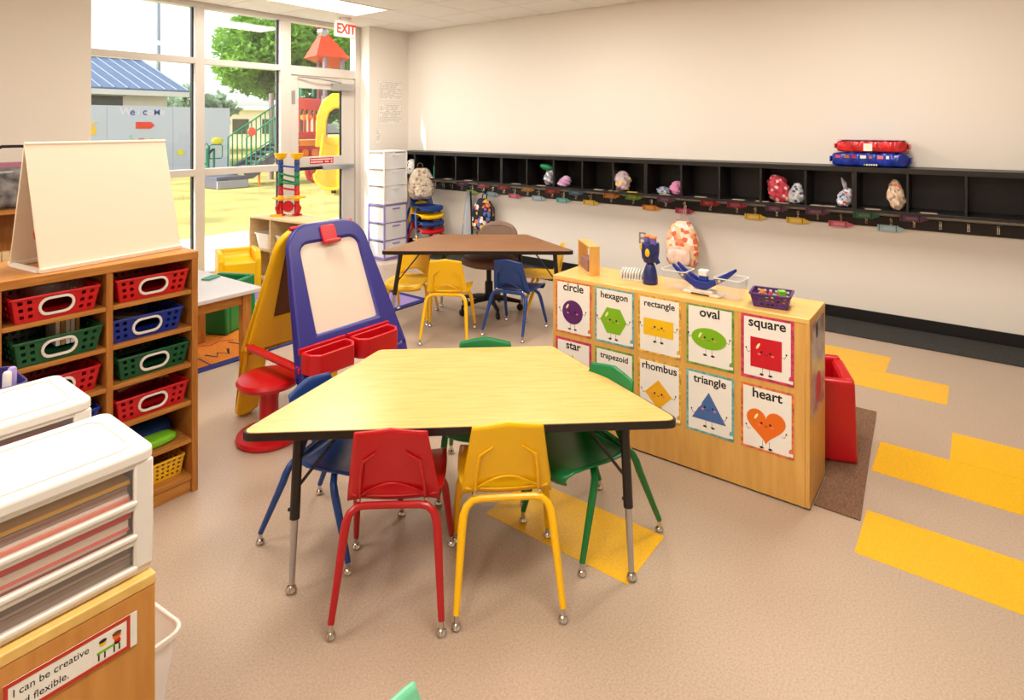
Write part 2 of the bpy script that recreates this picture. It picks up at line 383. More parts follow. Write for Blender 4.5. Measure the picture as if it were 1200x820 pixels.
# ------------------------------------------------------------------ cubbies and coat rail on the right wall
XF = 5.43; ZT = 1.283; PIT = .3518; U5 = 5 * PIT; YB = .782
def cubby_unit(y0, idx, label):
    u = thing('cubby_shelf', label, 'shelf', (XF, y0, .935), group=None); D = XW - XF; t = .017
    H = ZT - .935
    B('top', -.004, D, 0, U5, H - .04, H, CUBBY, u); B('bottom', 0, D, 0, U5, 0, .022, CUBBY, u); B('back', D - .012, D, t, U5 - t, .022, H - .04, CUBBY, u)
    for k in range(6):
        y = k * PIT
        if k == 0: B('end_panel', 0, D - .001, y, y + t, .022, H - .04, CUBBY, u)
        elif k == 5: B('end_panel', 0, D - .001, y - t, y, .022, H - .04, CUBBY, u)
        else: B('divider', .004, D - .012, y - t / 2, y + t / 2, .022, H - .04, CUBBY, u)
    return u
cubby_unit(YB + 2 * U5, 0, 'black cubby shelf unit nearest the corner by the door')
cubby_unit(YB + U5, 1, 'black cubby shelf unit second from the window corner')
cubby_unit(YB, 2, 'black cubby shelf unit left of the one under the stacked packs')
cubby_unit(YB - U5, 3, 'black cubby shelf unit at the right edge under the stacked packs')
cubby_unit(YB - 2 * U5, 4, 'black cubby shelf unit on the wall beyond the right edge')
def hook(parent, y, z):
    h = MB().box(-.004, 0, -.008, .008, -.03, .03).tube([(-.004, 0, .012), (-.03, 0, .006), (-.045, 0, .022)], .0045, 6).sphere((-.046, 0, .024), .008, 8) \
        .tube([(-.004, 0, -.016), (-.022, 0, -.026), (-.032, 0, -.014)], .004, 6).sphere((-.033, 0, -.012), .006, 8)
    return h
hook_me = hook(None, 0, 0).mesh('hook'); hook_me.materials.append(CHROME)
UP = [('purple', 5.136), ('pink', 4.789), ('red', 4.473), ('tan', 4.125), ('red', 3.785), ('blue', 3.475), ('orange', 3.05), ('lime', 2.798), ('purple', 2.45), ('red', 2.011), ('magenta', 1.763), ('purple', 1.421), ('purple', 1.093), ('teal', .734), ('purple', .409)]
LO = [('green', 4.967), ('sky', 4.642), ('pink', 4.309), ('sky', 3.97), ('aqua', 3.638), ('yellow', 3.295), ('orange', 2.603), ('magenta', 2.26), ('yellow', 1.602), ('yellow', 1.247), ('pink', .916), ('sky', .562)]
RX = XW - .022
rail_hooks = [(y, .842) for _, y in UP] + [(y, .842) for _, y in LO] + [(y, .842) for y in (.24, .068, -.107, -.28, -.45, 5.3, 5.45, 5.6)]
for i, (a, b) in enumerate(((YB + U5, 6.1), (YB - U5, YB + U5), (YB - 2 * U5 - .2, YB - U5))):
    r = thing('coat_rail', ['black wooden coat rail with hooks under the cubbies, window end', 'black wooden coat rail with hooks under the cubbies, middle length', 'black wooden coat rail beyond the right edge'][i], 'coat rail', (RX, a, .79))
    B('board', 0, .022, 0, b - a, 0, .09, CUBBY, r, .003)
    for (y, z) in rail_hooks:
        if a <= y < b: link('hook', hook_me, r, loc=(-.0005, y - a, z - .79), label='small silver coat hook')
CR = dict(purple=(128, 84, 132), pink=(216, 100, 128), red=(196, 44, 56), tan=(226, 168, 96), blue=(96, 148, 200), orange=(238, 146, 40), lime=(140, 192, 36), magenta=(196, 60, 100), teal=(70, 140, 120), green=(190, 214, 120), sky=(170, 206, 224), aqua=(100, 190, 186), yellow=(240, 196, 60))
CRM = {k: (mat('crayon_' + k, v, .45), mat('crayon_dark_' + k, tuple(int(c * .55) for c in v), .5), mat('crayon_pale_' + k, tuple(int(c + (255 - c) * .3) for c in v), .5)) for k, v in CR.items()}
ORD = ['first', 'second', 'third', 'fourth', 'fifth', 'sixth', 'seventh', 'eighth', 'ninth', 'tenth', 'eleventh', 'twelfth', 'thirteenth', 'fourteenth', 'fifteenth']
CRP = {}
def crayon(col, y, z, label, x):
    """flat card crayon, tip pointing to -Y"""
    if col in CRP:
        c = copy_tree(CRP[col])
    else:
        c = thing('crayon_name_tag', label, 'name tag', group='crayon name tags'); a, d, p = CRM[col]; L, h = .19, .05
        MB().prism([(-L / 2, -h / 2), (L / 2 - .045, -h / 2), (L / 2 - .045, h / 2), (-L / 2, h / 2)], 0, .003).build('card', a, c, 0)
        MB().prism([(L / 2 - .045, -h / 2 + .006), (L / 2 - .008, -.007), (L / 2, 0), (L / 2 - .008, .007), (L / 2 - .045, h / 2 - .006)], 0, .003).build('tip', a, c, 0)
        for q in (-L / 2 + .012, L / 2 - .062): MB().prism([(q, -h / 2), (q + .006, -h / 2), (q + .006, h / 2), (q, h / 2)], .003, .0036).build('printed_band', d, c, 0)
        MB().prism(rpoly(.082, .024, .011, 3, -.016, 0), .003, .0036).build('name_patch', p, c, 0)
        CRP[col] = c; c.rotation_euler = FACE_NX
    c['label'] = label; c.location = (x, y, z)
for row, lst, z in (('upper', UP, .878), ('lower', LO, .787)):
    for i, (cname, y) in enumerate(lst):
        crayon(cname, y, z + rnd.uniform(-.003, .003), '%s crayon name tag, %s from the window in the %s row' % (cname, ORD[i], row), RX - (.0035 if row == 'upper' else .0085))
# name cards lying at the front of the cells
USED = set(); CARD = mat('pale_card', (196, 176, 156), .6)
for i, (y, tint) in enumerate(((5.16, 0), (4.83, 0), (4.12, 0), (3.78, 0), (3.07, 0), (2.9, 0), (2.70, 1), (2.36, 0), (2.02, 0), (1.68, 0), (1.48, 0), (1.32, 0), (1.05, 0), (.97, 0), (.66, 0), (.3, 0))):
    o = MB().prism(rpoly(.05, .11, .02), 0, .003).build('name_card', CARD if not tint else CRM['yellow'][0], bevel=0, loc=(XF + .04, y, .957))
    tag(o, 'small rounded pale name card lying at the front of a cubby' if not tint else 'small yellow name card lying at the front of a cubby', 'card', None if tint else 'pale name cards in the cubbies')
    if not tint:
        q = min(range(15), key=lambda j: (abs(UP[j][1] - y)) + (.3 if j in USED else 0)); USED.add(q)
        o['label'] = 'pale name card above the %s crayon tag, %s in the upper row' % (UP[q][0], ORD[q])

# ------------------------------------------------------------------ stack chairs
def make_chair(pl, pt, label, group):
    c = thing('school_chair', label, 'chair', group=group)
    sp = [(.262, .298, .138), (.274, .318, .146), (.266, .340, .153), (.235, .352, .160), (.16, .353, .166), (.08, .347, .167), (.01, .343, .162), (-.035, .345, .150), (-.058, .352, .140)]
    def seat(u, v):
        t = v * (len(sp) - 1); i = min(int(t), len(sp) - 2); f = t - i; a, b = sp[i], sp[i + 1]; s = u * 2 - 1
        y, z, w = [a[k] + (b[k] - a[k]) * f for k in range(3)]
        return (s * w, y - .02 * s * s * (1 - v), z + .012 * abs(s) ** 3 - (.010 * (1 - s * s)) * min(1, max(0, v * 4 - .8)) * (1 - v))
    MB().grid(seat, 12, 16).build('seat', pl, c, 60, solid=.006, off=-1)
    NV, NU = 14, 20; vs = [0, .06, .26] + [.26 + .74 * k / (NV - 2) for k in range(1, NV - 1)]
    def back(u, v):
        j = int(round(v * NV)); t = vs[j] if j < len(vs) else 1.; s = u * 2 - 1
        if j == 2: t = .075 + (.185 * max(0, math.cos(PI / 2 * min(1, abs(s) / .66))) if abs(s) <= .66 else .0)
        if j == 3: t = max(.20, .31 - .12 * abs(s))
        w = .156 - .036 * t; ex = 0
        z = .350 - (.016 * max(0, abs(s) - .68) / .32 if t < .02 else 0) + .246 * t + .020 * max(0, t - .6) / .4 * (1 - abs(s)); y = -.066 - .062 * t + .022 * s * s * (1 - .3 * t)
        return (s * w, y, z)
    bk = MB().grid(back, NU, NV, lambda i, j: j == 1 and abs((i + .5) / NU * 2 - 1) < .66).build('backrest', pl, c, 60, solid=.008)
    for s in (-1, 1):
        MB().tube([(s * .050, -.119, .530), (s * .094, -.104, .494), (s * .104, -.090, .425), (s * .108, -.079, .362)], [.003, .006, .005, .003], 6).build('stiffening_rib', pl, bk)
    lp = []
    for q in range(25):
        s = (.66 - 1.32 * q / 12) if q <= 12 else (-.66 + 1.32 * (q - 12) / 12); t = .06 if q <= 12 else .075 + .185 * max(0, math.cos(PI / 2 * abs(s) / .66))
        lp.append((s * (.156 - .036 * t), -.071 - .062 * t + .022 * s * s, .350 + .246 * t))
    MB().tube(lp, .0042, 6).build('slot_lip', pl, bk)
    gl = MB().lathe([(.002, 0), (.014, .002), (.0168, .0085), (.0145, .016), (.0095, .021), (.0080, .0225), (.0080, .05)], 14).mesh('glide'); gl.materials.append(CHROME)
    def arc(p, s, r):
        return MB().tube([(s * x, y, z) for x, y, z in p], r, 10).build('leg', pt, c)
    rear = [(0, -.085, .340), (.092, -.086, .340), (.118, -.088, .336), (.138, -.094, .320), (.148, -.102, .296), (.153, -.112, .262), (.172, -.205, .044)]
    front = [(0, .10, .330), (.10, .10, .330), (.128, .105, .325), (.150, .118, .304), (.159, .130, .274), (.163, .142, .240), (.180, .205, .044)]
    for p in (rear, front):
        for s in (-1, 1):
            lg = arc(p, s, [.012, .012, .0125, .0135, .0145, .0145, .0105])
            link('glide', gl, lg, loc=(s * p[-1][0], p[-1][1], 0), label='chrome glide')
    for s in (-1, 1): MB().sphere((s * .112, -.084, .357), .008, 8).build('screw', CHROME, c)
    KID[c.name] = None
    return c
def place(c, x, y, fx, fy, label=None, z=0., sz=1.):
    c.scale = (1, 1, sz)
    c.location = (x, y, z); c.rotation_euler = (0, 0, math.atan2(-fx, fy))
    if label: c['label'] = label
KID = {}
red_c = make_chair(RED, REDP, 'red plastic school chair with red legs at the front of the yellow table', 'school chairs'); place(red_c, 1.445, 1.61, .77, .638)
yel_c = make_chair(YEL, YELP, 'yellow plastic school chair beside the red one at the near table', 'school chairs'); place(yel_c, 1.709, 1.335, .74, .672)
blu_c = make_chair(BLU, BLUP, 'blue plastic school chair tucked under the left side of the near table', 'school chairs'); place(blu_c, 1.503, 2.042, .27, -.963, sz=.945)
grn_c = make_chair(GRN, GRNP, 'green plastic school chair at the right slanted side of the near table', 'school chairs'); place(grn_c, 2.137, 1.235, -.952, .306)
place(copy_tree(grn_c), 2.145, 1.80, -.80, -.60, 'green plastic school chair behind the near table, only its top showing', sz=.97)
place(copy_tree(yel_c), 3.415, 3.222, .833, .553, 'yellow school chair at the front of the brown table, left of the blue one')
place(copy_tree(yel_c), 3.575, 3.79, -.85, -.52, 'yellow school chair at the left end of the brown table, facing out', sz=.95)
place(copy_tree(yel_c), 4.31, 2.895, -.6, .8, 'yellow school chair at the right end of the brown table, behind its leg')
place(copy_tree(blu_c), 3.82, 2.893, .985, .17, 'blue plastic school chair at the front of the brown table', sz=.95)

# ------------------------------------------------------------------ trapezoid tables
def trapezoid(label, ox, oy, ex, ey, hl, bl, dp, zt, lam, split, feet):
    t = thing('trapezoid_table', label, 'table', (ox, oy, 0), math.atan2(ey, ex))
    P = rcorners([(-hl, 0), (hl, 0), (bl, dp), (-bl, dp)], .035)
    cx = sum(p[0] for p in P) / len(P); cy = sum(p[1] for p in P) / len(P)
    Q = rcorners([(-hl + .010, .0035), (hl - .010, .0035), (bl - .003, dp - .0035), (-bl + .003, dp - .0035)], .033)
    MB().prism(Q, zt - .029, zt).build('tabletop', lam, t, bevel=.0015)
    MB().prism(P, zt - .030, zt - .002, hole=Q).build('edge_band', LEGBLK, t, label='black rubber edge band', bevel=.003)
    for (fx, fy, tx, ty) in feet:
        top = Vector((tx, ty, zt - .03)); ft = Vector((fx, fy, .0)); d = ft - top
        k = (top.z - split) / top.z; mid = top + d * k; low = top + d * ((top.z - .03) / top.z)
        lg = MB().cyl(top, mid, .0165, .0175, 14).build('leg', LEGBLK, t)
        MB().cyl(mid + Vector((0, 0, .004)), low, .0130, .0105, 12).build('leg_extension', STEEL, lg, label='bare steel lower leg')
        MB().cyl(low, low - Vector((0, 0, .012)), .009, .009, 10).lathe([(.002, 0), (.016, .003), (.0195, .010), (.016, .021), (.010, .027)], 12, ft).build('glide', CHROME, lg)
        q = top + d * .36; MB().tube([q, (q.x * .72, q.y + (.10 if q.y < dp / 2 else -.10), zt - .032)], .0055, 6).build('brace', LEGBLK, lg)
        MB().box(tx - .05, tx + .05, ty - .04 if ty > .1 else ty - .025, ty + .05 if ty > .1 else ty + .06, zt - .036, zt - .0305).build('mounting_plate', LEGBLK, lg)
        MB().cyl(mid + Vector((-.022, 0, .03)), mid + Vector((-.01, 0, .03)), .006, n=8).build('screw', DARKM, lg)
    return t
trapezoid('pale yellow trapezoid classroom table with black edge in the foreground', 1.586, 1.42, .6553, -.7554, .771, .407, .763, .56, LAMY, .245,
          [(-.592, .018, -.578, .055), (.590, .004, .575, .050), (.34, .72, .33, .69), (-.34, .72, -.33, .69)])
trapezoid('brown wood-look trapezoid classroom table with black edge at the back', 3.59, 3.077, .607, -.7945, .757, .40, .73, .64, LAMB, .30,
          [(-.68, -.03, -.60, .05), (.64, -.02, .60, .05), (.36, .72, .33, .66), (-.36, .72, -.33, .66)])
# ------------------------------------------------------------------ divider shelf with the shape posters
DX, DY0, DY1, DH = 2.773, .562, 1.839, .797
dv = thing('storage_shelf', 'low maple storage shelf with its back covered in shape posters', 'shelf', (DX, DY0, 0)); L = DY1 - DY0; DD = .322
B('top', -.002, DD, 0, L, DH - .022, DH, MAPLET, dv, .003); B('back_panel', 0, .012, .018, L - .018, .009, DH - .022, MAPLE, dv, .001)
B('end_panel', 0, DD - .004, 0, .018, .009, DH - .022, MAPLE, dv, .002); B('end_panel', 0, DD - .004, L - .018, L, .009, DH - .022, MAPLE, dv, .002)
B('bottom_shelf', .012, DD - .01, .018, L - .018, .03, .05, MAPLE, dv); B('middle_shelf', .012, DD - .01, .018, L - .018, .40, .418, MAPLE, dv)
B('center_panel', .012, DD - .01, L / 2 - .009, L / 2 + .009, .05, DH - .022, MAPLE, dv)
PB = {k: mat('poster_' + k, v, .6, var=.25, vscale=50) for k, v in dict(orange=(222, 120, 70), aqua=(112, 176, 176), gold=(226, 176, 60), lime=(120, 160, 70), crimson=(206, 60, 96), pinkred=(214, 90, 100)).items()}
PS = {k: mat('print_' + k, v, .45) for k, v in dict(violet=(92, 36, 104), green=(128, 186, 24), yellow=(246, 196, 20), red=(206, 14, 36), orange=(236, 112, 16), blue=(70, 108, 172), gold=(240, 176, 30), rose=(208, 74, 100), pale=(250, 238, 190), cheek=(240, 120, 130)).items()}
def ngon(n, r, a=0., sx=1., sy=1.): return [(r * sx * math.cos(a + 2 * PI * i / n), r * sy * math.sin(a + 2 * PI * i / n)) for i in range(n)]
def heart(r):
    out = []
    for i in range(40):
        t = 2 * PI * i / 40; out.append((r * math.sin(t) ** 3, r * (13 * math.cos(t) - 5 * math.cos(2 * t) - 2 * math.cos(3 * t) - math.cos(4 * t)) / 16))
    return out
SHAPES = {
    'circle': (ngon(36, .056), 'violet', 'orange', 'purple circle'), 'hexagon': (ngon(6, .066), 'green', 'aqua', 'green hexagon'),
    'rectangle': ([(-.068, -.036), (.068, -.036), (.068, .036), (-.068, .036)], 'yellow', 'gold', 'yellow rectangle'),
    'oval': (ngon(36, 1, 0, .072, .043), 'green', 'lime', 'green oval'), 'square': ([(-.058, -.058), (.058, -.058), (.058, .058), (-.058, .058)], 'red', 'crimson', 'red square'),
    'heart': (heart(.072), 'orange', 'orange', 'orange heart'), 'triangle': ([(-.070, -.05), (.070, -.05), (0, .066)], 'blue', 'aqua', 'blue triangle'),
    'rhombus': ([(-.062, 0), (0, -.062), (.062, 0), (0, .062)], 'gold', 'gold', 'yellow rhombus'),
    'star': ([(.075 * (1 if i % 2 == 0 else .45) * math.cos(PI / 2 + PI * i / 5), .075 * (1 if i % 2 == 0 else .45) * math.sin(PI / 2 + PI * i / 5)) for i in range(10)], 'gold', 'crimson', 'yellow star'),
    'trapezoid': ([(-.068, -.04), (.068, -.04), (.036, .045), (-.036, .045)], 'rose', 'lime', 'pink trapezoid')}
POSX = (1.7095, 1.4685, 1.2265, .981, .7315)
def poster(word, col, row):
    poly, cname, bname, desc = SHAPES[word]; w, h = .219, .281; zc = .638 if row == 0 else .331
    p = thing('shape_poster', 'poster with the word %s and a smiling %s' % (word, desc), 'poster', (DX - .0004, POSX[col], zc), group='shape posters on the shelf back')
    p.rotation_euler = FACE_NX
    b = .010 if bname != 'crimson' else .013
    MB().box(-w / 2, w / 2, -h / 2, h / 2, 0, .0012).build('border', PB[bname], p, 0)
    MB().box(-w / 2 + b, w / 2 - b, -h / 2 + b, h / 2 - b, .0012, .0016).build('sheet', PAPER, p, 0)
    sz = dict(rectangle=.043, trapezoid=.041, rhombus=.050, hexagon=.046, triangle=.050).get(word, .058)
    text(word, sz, INK, p, (0, h / 2 - .052 if word != 'rhombus' else h / 2 - .05, .0017), (0, 0, 0), .022, name='lettering')
    cy = -.022 if word not in ('oval', 'rectangle') else -.01
    big = 1.12
    s = MB().prism([(x * big, y * big) for x, y in poly], .0018, .0026).build('shape', PS[cname], p, 0, loc=(-.004, cy, 0))
    ext = max(abs(q[0]) for q in poly) * big; low = min(q[1] for q in poly) * big
    ax = ext if word not in ('triangle', 'star', 'heart') else ext * .8; ay = 0 if word not in ('triangle', 'heart') else -.03
    lw = .0011
    for q in (-1, 1):
        MB().tube([(q * ax, ay, .0012), (q * (ax + .010), ay - .006, .0012), (q * min(ax + .018, w / 2 - .014), ay + .010, .0012)], lw, 5).build('arm', INK, s, loc=(0, 0, .0002))
        MB().sphere((q * min(ax + .018, w / 2 - .014), ay + .013, .0014), .0042, 8, (1, 1, .2)).build('hand', INK, s)
        lx = q * .014
        ly = low if word not in ('heart', 'rhombus') else low * .86
        MB().tube([(lx, ly + .004, .001), (lx, ly - .026, .001)], lw, 5).build('leg', INK, s)
        MB().prism(ngon(10, .007, 0, 1.3, .7), .0009, .0016).build('shoe', INK, s, 0, loc=(lx + q * .004, ly - .028, 0))
        MB().prism(ngon(10, .0048), .0026, .0032).build('eye', INK, s, 0, loc=(q * .018, .004, .0001))
        MB().prism(ngon(10, .0052, 0, 1.3, .8), .0026, .0031).build('cheek', PS['cheek'], s, 0, loc=(q * .028, -.006, 0))
    MB().tube([(-.006, -.004, .0028), (-.003, -.0072, .0028), (.003, -.0072, .0028), (.006, -.004, .0028)], .0012, 5).build('mouth', INK, s)
    if cname in ('violet', 'green', 'red', 'orange', 'blue'):
        MB().prism(ngon(10, .005, 0, 1, 3), .0026, .0029).build('highlight', PS['pale'] if cname != 'blue' else PAPER, s, 0, loc=(-ext * .5, (.028 if word not in ('oval', 'triangle') else .012), 0), rot=(0, 0, -.5))
    c = MB().prism([(-.0085, 0), (.0085, 0), (.0085, .030), (.004, .040), (-.004, .040), (-.0085, .030)], .0018, .0026).build('crayon_print', PB[bname], p, 0, loc=(w / 2 - .012, -h / 2 + .004, 0))
    MB().box(-.0085, .0085, .009, .022, .0026, .003).build('crayon_wrap', PAPER, c, 0)
for i, wd in enumerate(('circle', 'hexagon', 'rectangle', 'oval', 'square')): poster(wd, i, 0)
for i, wd in enumerate(('star', 'trapezoid', 'rhombus', 'triangle', 'heart')): poster(wd, i, 1)
p = thing('shelf_end_poster', 'glossy pink picture sheet in a clear sleeve on the end of the poster shelf', 'poster', (DX + .16, DY0 - .0004, .57)); p.rotation_euler = FACE_NY
MB().box(-.12, .12, -.19, .19, 0, .0015).build('sheet', mat('pink_picture', (240, 222, 214), .2, rgb2=(214, 120, 124), vscale=9, ramp=(.42, .55)), p, 0)
MB().box(-.125, .125, -.195, .195, .0016, .0022).build('sleeve', CLEARP, p, 0)
MB().prism(ngon(18, .05, 0, 1, 1.3), .0022, .0026).build('printed_spot', PS['red'], p, 0, loc=(0, -.1, 0)); MB().prism(ngon(14, .02, 0, 1, 1.6), .0022, .0026).build('printed_spot', INK, p, 0, loc=(-.03, .15, 0))
# things on top of the divider
f = thing('wooden_frame_toy', 'small open wooden box frame standing on the far end of the poster shelf', 'toy', (2.862, 1.662, DH), math.atan2(.73, .69))
w, l, hh, t = .056, .235, .158, .011
for nm, b in (('bottom', (0, l, -w, 0, 0, t)), ('top', (0, l, -w, 0, hh - t, hh)), ('front_panel', (0, t, -w, 0, t, hh - t)), ('rear_panel', (l - t, l, -w, 0, t, hh - t))): B(nm, *b, MAPLE, f, .002)
MB().box(.05, .19, -w + .004, -.004, t, .075).build('inside_block', mat('mauve_card', (150, 110, 104), .7), f, bevel=.003)
r = thing('white_tray', 'white plastic slotted tray lying on the poster shelf', 'tray', (2.975, 1.435, DH), .35)
B('base', -.055, .055, -.085, .085, 0, .006, WHITE, r)
for k in range(12): MB().box(-.055, .055, -.082 + k * .0146, -.076 + k * .0146, .006, .040).build('slat', WHITE, r, bevel=.001)
MB().box(-.055, .055, .083, .085, 0, .044).box(.053, .055, -.085, .085, 0, .044).build('wall', WHITE, r)
# upright toy
u = thing('plastic_viewer_toy', 'dark blue plastic toy with two purple tubes and yellow patches standing on the poster shelf', 'toy', (2.915, 1.338, DH), -.5)
MB().lathe([(.036, 0), (.038, .004), (.037, .03), (.031, .07), (.022, .098), (.016, .105)], 18).build('base', NAVY if 0 else mat('dark_blue_toy', (30, 40, 104), .35), u)
DBL = MATS['dark_blue_toy']
MB().lathe([(.014, .102), (.032, .112), (.043, .135), (.047, .17), (.047, .20), (.044, .208), (.02, .212)], 18, sx=1.05, sy=.85).build('body', DBL, u)
MB().tube([(.0, -.03, .15), (.012, -.05, .11)], [.016, .012], 8).build('arm', DBL, u)
for s in (-1, 1):
    MB().lathe([(.016, .2), (.0175, .235)], 14, (.0, s * .023, 0)).build('tube', mat('lilac_tube', (116, 96, 176), .4), u)
    MB().lathe([(.018, .235), (.021, .239), (.018, .245), (.012, .245)], 14, (.0, s * .023, 0)).build('rim', ORAN, u)
for (a, z, sc) in ((-2.5, .165, 1.2), (2.75, .19, 1)):
    MB().sphere((.047 * math.cos(a), .04 * math.sin(a), z), .018 * sc, 10, (.35, .9, 1)).build('patch', YEL, u)
# bucket balance
b = thing('bucket_balance', 'blue toy bucket balance with clear tubs and a white base on the poster shelf', 'toy', (2.90, 1.055, DH), math.radians(-4))
MB().prism(rpoly(.085, .19, .012), 0, .010).build('base', OFFW, b, bevel=.003); B('base_step', -.03, .03, -.055, .055, .01, .022, OFFW, b, .003); B('label_strip', -.0435, -.0425, -.045, .045, .001, .009, CHALK, b, 0)
B('pillar', -.012, .012, -.02, .02, .022, .085, TOYBLU, b, .003); B('cap', -.018, .018, -.022, .022, .085, .115, WHITE, b, .005)
DARKBLUE = mat('balance_blue', (14, 44, 138), .3)
for s in (-1, 1):
    x = s * .026
    P = [(.150, .105), (.145, .118), (.095, .085), (.03, .050), (-.03, .052), (-.095, .092), (-.145, .124), (-.150, .112), (-.10, .062), (-.03, .018), (.03, .016), (.10, .055)]
    bm = MB().prism([(p[0], p[1]) for p in P], -.006, .006).build('beam', DARKBLUE, b, 30, bevel=.002, loc=(x, 0, .012), rot=(PI / 2, 0, PI / 2))
    for y in (-.09, .095):
        MB().cyl((0, 0, -.0095), (0, 0, .0095), .0065, n=10).build('pin', YEL, bm, loc=(y, .067 if y < 0 else .069, 0))
for s in (-1, 1):
    y0 = s * .135
    def tub(u, v): pass
    m = MB(); a = rpoly(.10, .095, .014); c = rpoly(.118, .125, .016)
    va = [m.v((x, y + y0, .012)) for x, y in a]; vb = [m.v((x, y + y0, .098)) for x, y in c]
    for i in range(len(va)): m._f([va[i], va[(i + 1) % len(va)], vb[(i + 1) % len(va)], vb[i]])
    m._f(va); k = m.build('tub', CLEARP, b, 40)
    rm = MB().prism(rpoly(.122, .129, .017), .096, .100, hole=rpoly(.114, .121, .015)).build('tub_rim', FROST, b, loc=(0, y0, 0))

# ------------------------------------------------------------------ baskets
def basket(label, m, loc, rz, w, d, h, flare=.018, nx=19, nz=7, handle=True, group=None, name='basket', ny=15, slat=None):
    """open basket, front looks to local -Y; walls are real lattices"""
    k = thing(name, label, 'basket', loc, rz, group)
    def wall(A, Bv, n, open_mid, nm='lattice'):
        A = Vector(A); Bv = Vector(Bv); d1 = (Bv - A).normalized(); out = d1.cross(Vector((0, 0, 1)))
        def P(u, v): return A + (Bv - A) * u + out * flare * v + d1 * flare * v * (u * 2 - 1) + Vector((0, 0, h * v))
        def sk(i, j):
            u = (i + .5) / n; v = (j + .5) / nz
            if open_mid and ((u - .5) / .20) ** 4 + ((v - .5) / .30) ** 4 < 1: return True
            if open_mid and ((u - .5) / .25) ** 4 + ((v - .5) / .40) ** 4 < 1: return False
            return i % 2 == 1 and j % 2 == 1
        MB().grid(P, n, nz, sk).build(nm, m, k, 0, solid=.003)
        return P
    hw, hd = w / 2, d / 2
    PF = wall((-hw, -hd, .003), (hw, -hd, .003), nx, handle, 'front_wall'); wall((hw, -hd, .003), (hw, hd, .003), ny, False, 'side_wall'); wall((hw, hd, .003), (-hw, hd, .003), nx, False, 'rear_wall'); wall((-hw, hd, .003), (-hw, -hd, .003), ny, False, 'side_wall')
    MB().box(-hw, hw, -hd, hd, 0, .004).build('base', m, k)
    MB().prism(rpoly(w + 2 * flare + .012, d + 2 * flare + .012, .012), h - .006, h + .003, hole=rpoly(w + 2 * flare - .008, d + 2 * flare - .008, .008)).build('rim', m, k, bevel=.002)
    if handle:
        rw, rh = w * .40, h * .56; r = rh / 2; pts = []
        for sgn, cx in ((1, rw / 2 - r), (-1, -rw / 2 + r)):
            for q in range(9):
                t = (-PI / 2 if sgn > 0 else PI / 2) + PI * q / 8; pts.append((cx + r * math.cos(t), r * math.sin(t)))
        cen = PF(.5, .5); outer = [(x * (1 + .009 / (rw / 2)), y * (1 + .009 / r)) for x, y in pts]
        tilt = math.atan2(flare, h)
        MB().prism(outer, -.003, .005, hole=pts).build('handle_rim', WHITE, k, loc=cen + Vector((0, -.002, 0)), rot=(PI / 2 - tilt * -1, 0, 0), label='white oval handle rim', bevel=.0015)
    return k
pb = basket('small purple lattice basket of coloured toys on the poster shelf', PURP, (2.888, .742, DH), PI / 2 + PI + .12, .135, .10, .062, .014, 13, 7, False, ny=11)
TOYM = [YEL, GRN, BLU, ORAN, TEAL, LIMEG, RED]
for i in range(14):
    q = MB(); kind = i % 3; s = rnd.uniform(.011, .016)
    if kind == 0: q.box(-s, s, -s, s, 0, s * 1.6)
    elif kind == 1: q.lathe([(s, 0), (s * 1.05, s), (s * .6, s * 1.8)], 8)
    else: q.prism(ngon(6, s * 1.2), 0, s)
    col = TOYM[i % 7]; cn = ['yellow', 'green', 'blue', 'orange', 'teal', 'lime', 'red'][i % 7]
    o = q.build('counting_toy', col, None, bevel=.002, loc=(2.888 + rnd.uniform(-.034, .034), .742 + rnd.uniform(-.052, .052), DH + .0055 + .018 * (i // 5)), rot=(0, 0, rnd.uniform(0, 3)))
    tag(o, 'small %s counting toy in the purple basket on the poster shelf' % cn, 'toy', cn + ' counting toys in the purple basket')

# ------------------------------------------------------------------ ten-cell shelf with baskets
SX0, SX1, SY, SZ, SD = .598, 1.306, 2.738, 1.053, .40
s = thing('cubby_bookcase', 'tall honey-coloured wooden shelf unit holding coloured baskets in two columns', 'shelf', (SX0, SY, 0)); Wd = SX1 - SX0
B('top', 0, Wd, -.004, SD, SZ - .034, SZ, WOODH, s, .003)
CY = [(.026, .362), (.388, .682)]
B('side_panel', 0, .026, 0, SD, .0, SZ - .034, WOODH2, s); B('side_panel', Wd - .026, Wd, 0, SD, .0, SZ - .034, WOODH2, s); B('divider', .352, .376, .002, SD - .01, .08, SZ - .034, WOODH2, s)
B('back_panel', .026, Wd - .026, SD - .008, SD, .06, SZ - .034, WOODH2, s); B('plinth', .026, Wd - .026, .012, .03, 0, .058, WOODH, s); B('bottom_shelf', .026, Wd - .026, .003, SD - .008, .058, .078, WOODH, s)
SHZ = [.886, .726, .566, .400, .236, .078]
for z in SHZ[:-1]:
    B('shelf', .026, .352, .004, SD - .008, z - .018, z, WOODH, s); B('shelf', .376, Wd - .026, .004, SD - .008, z - .018, z, WOODH, s)
C1, C2 = SX0 + .189, SX0 + .529
def bk(col, m, cx, z, lab, dy=0., rz=0.): return basket(lab, m, (cx, SY + .175 + dy, z + .0005), rz, .245, .30, .093, .016)
bk('red', BSKR, C1 - .004, SHZ[0], 'red plastic basket with white oval handle in the top left cell of the honey shelf', -.012, .03)
bk('green', BSKG, C1 + .006, SHZ[1], 'dark green plastic basket in the left column, second cell from the top', -.01, .02)
bk('red', BSKR, C1 + .008, SHZ[2], 'red plastic basket in the left column, third cell from the top', .01)
bk('blue', BSKB, C1 + .006, SHZ[3], 'blue plastic basket in the left column, half hidden by the white drawers', .01)
bk('red', BSKR, C2, SHZ[0], 'red plastic basket in the top right cell of the honey shelf', -.005)
bk('blue', BSKB, C2 - .022, SHZ[1], 'blue plastic basket in the right column, second cell from the top', 0)
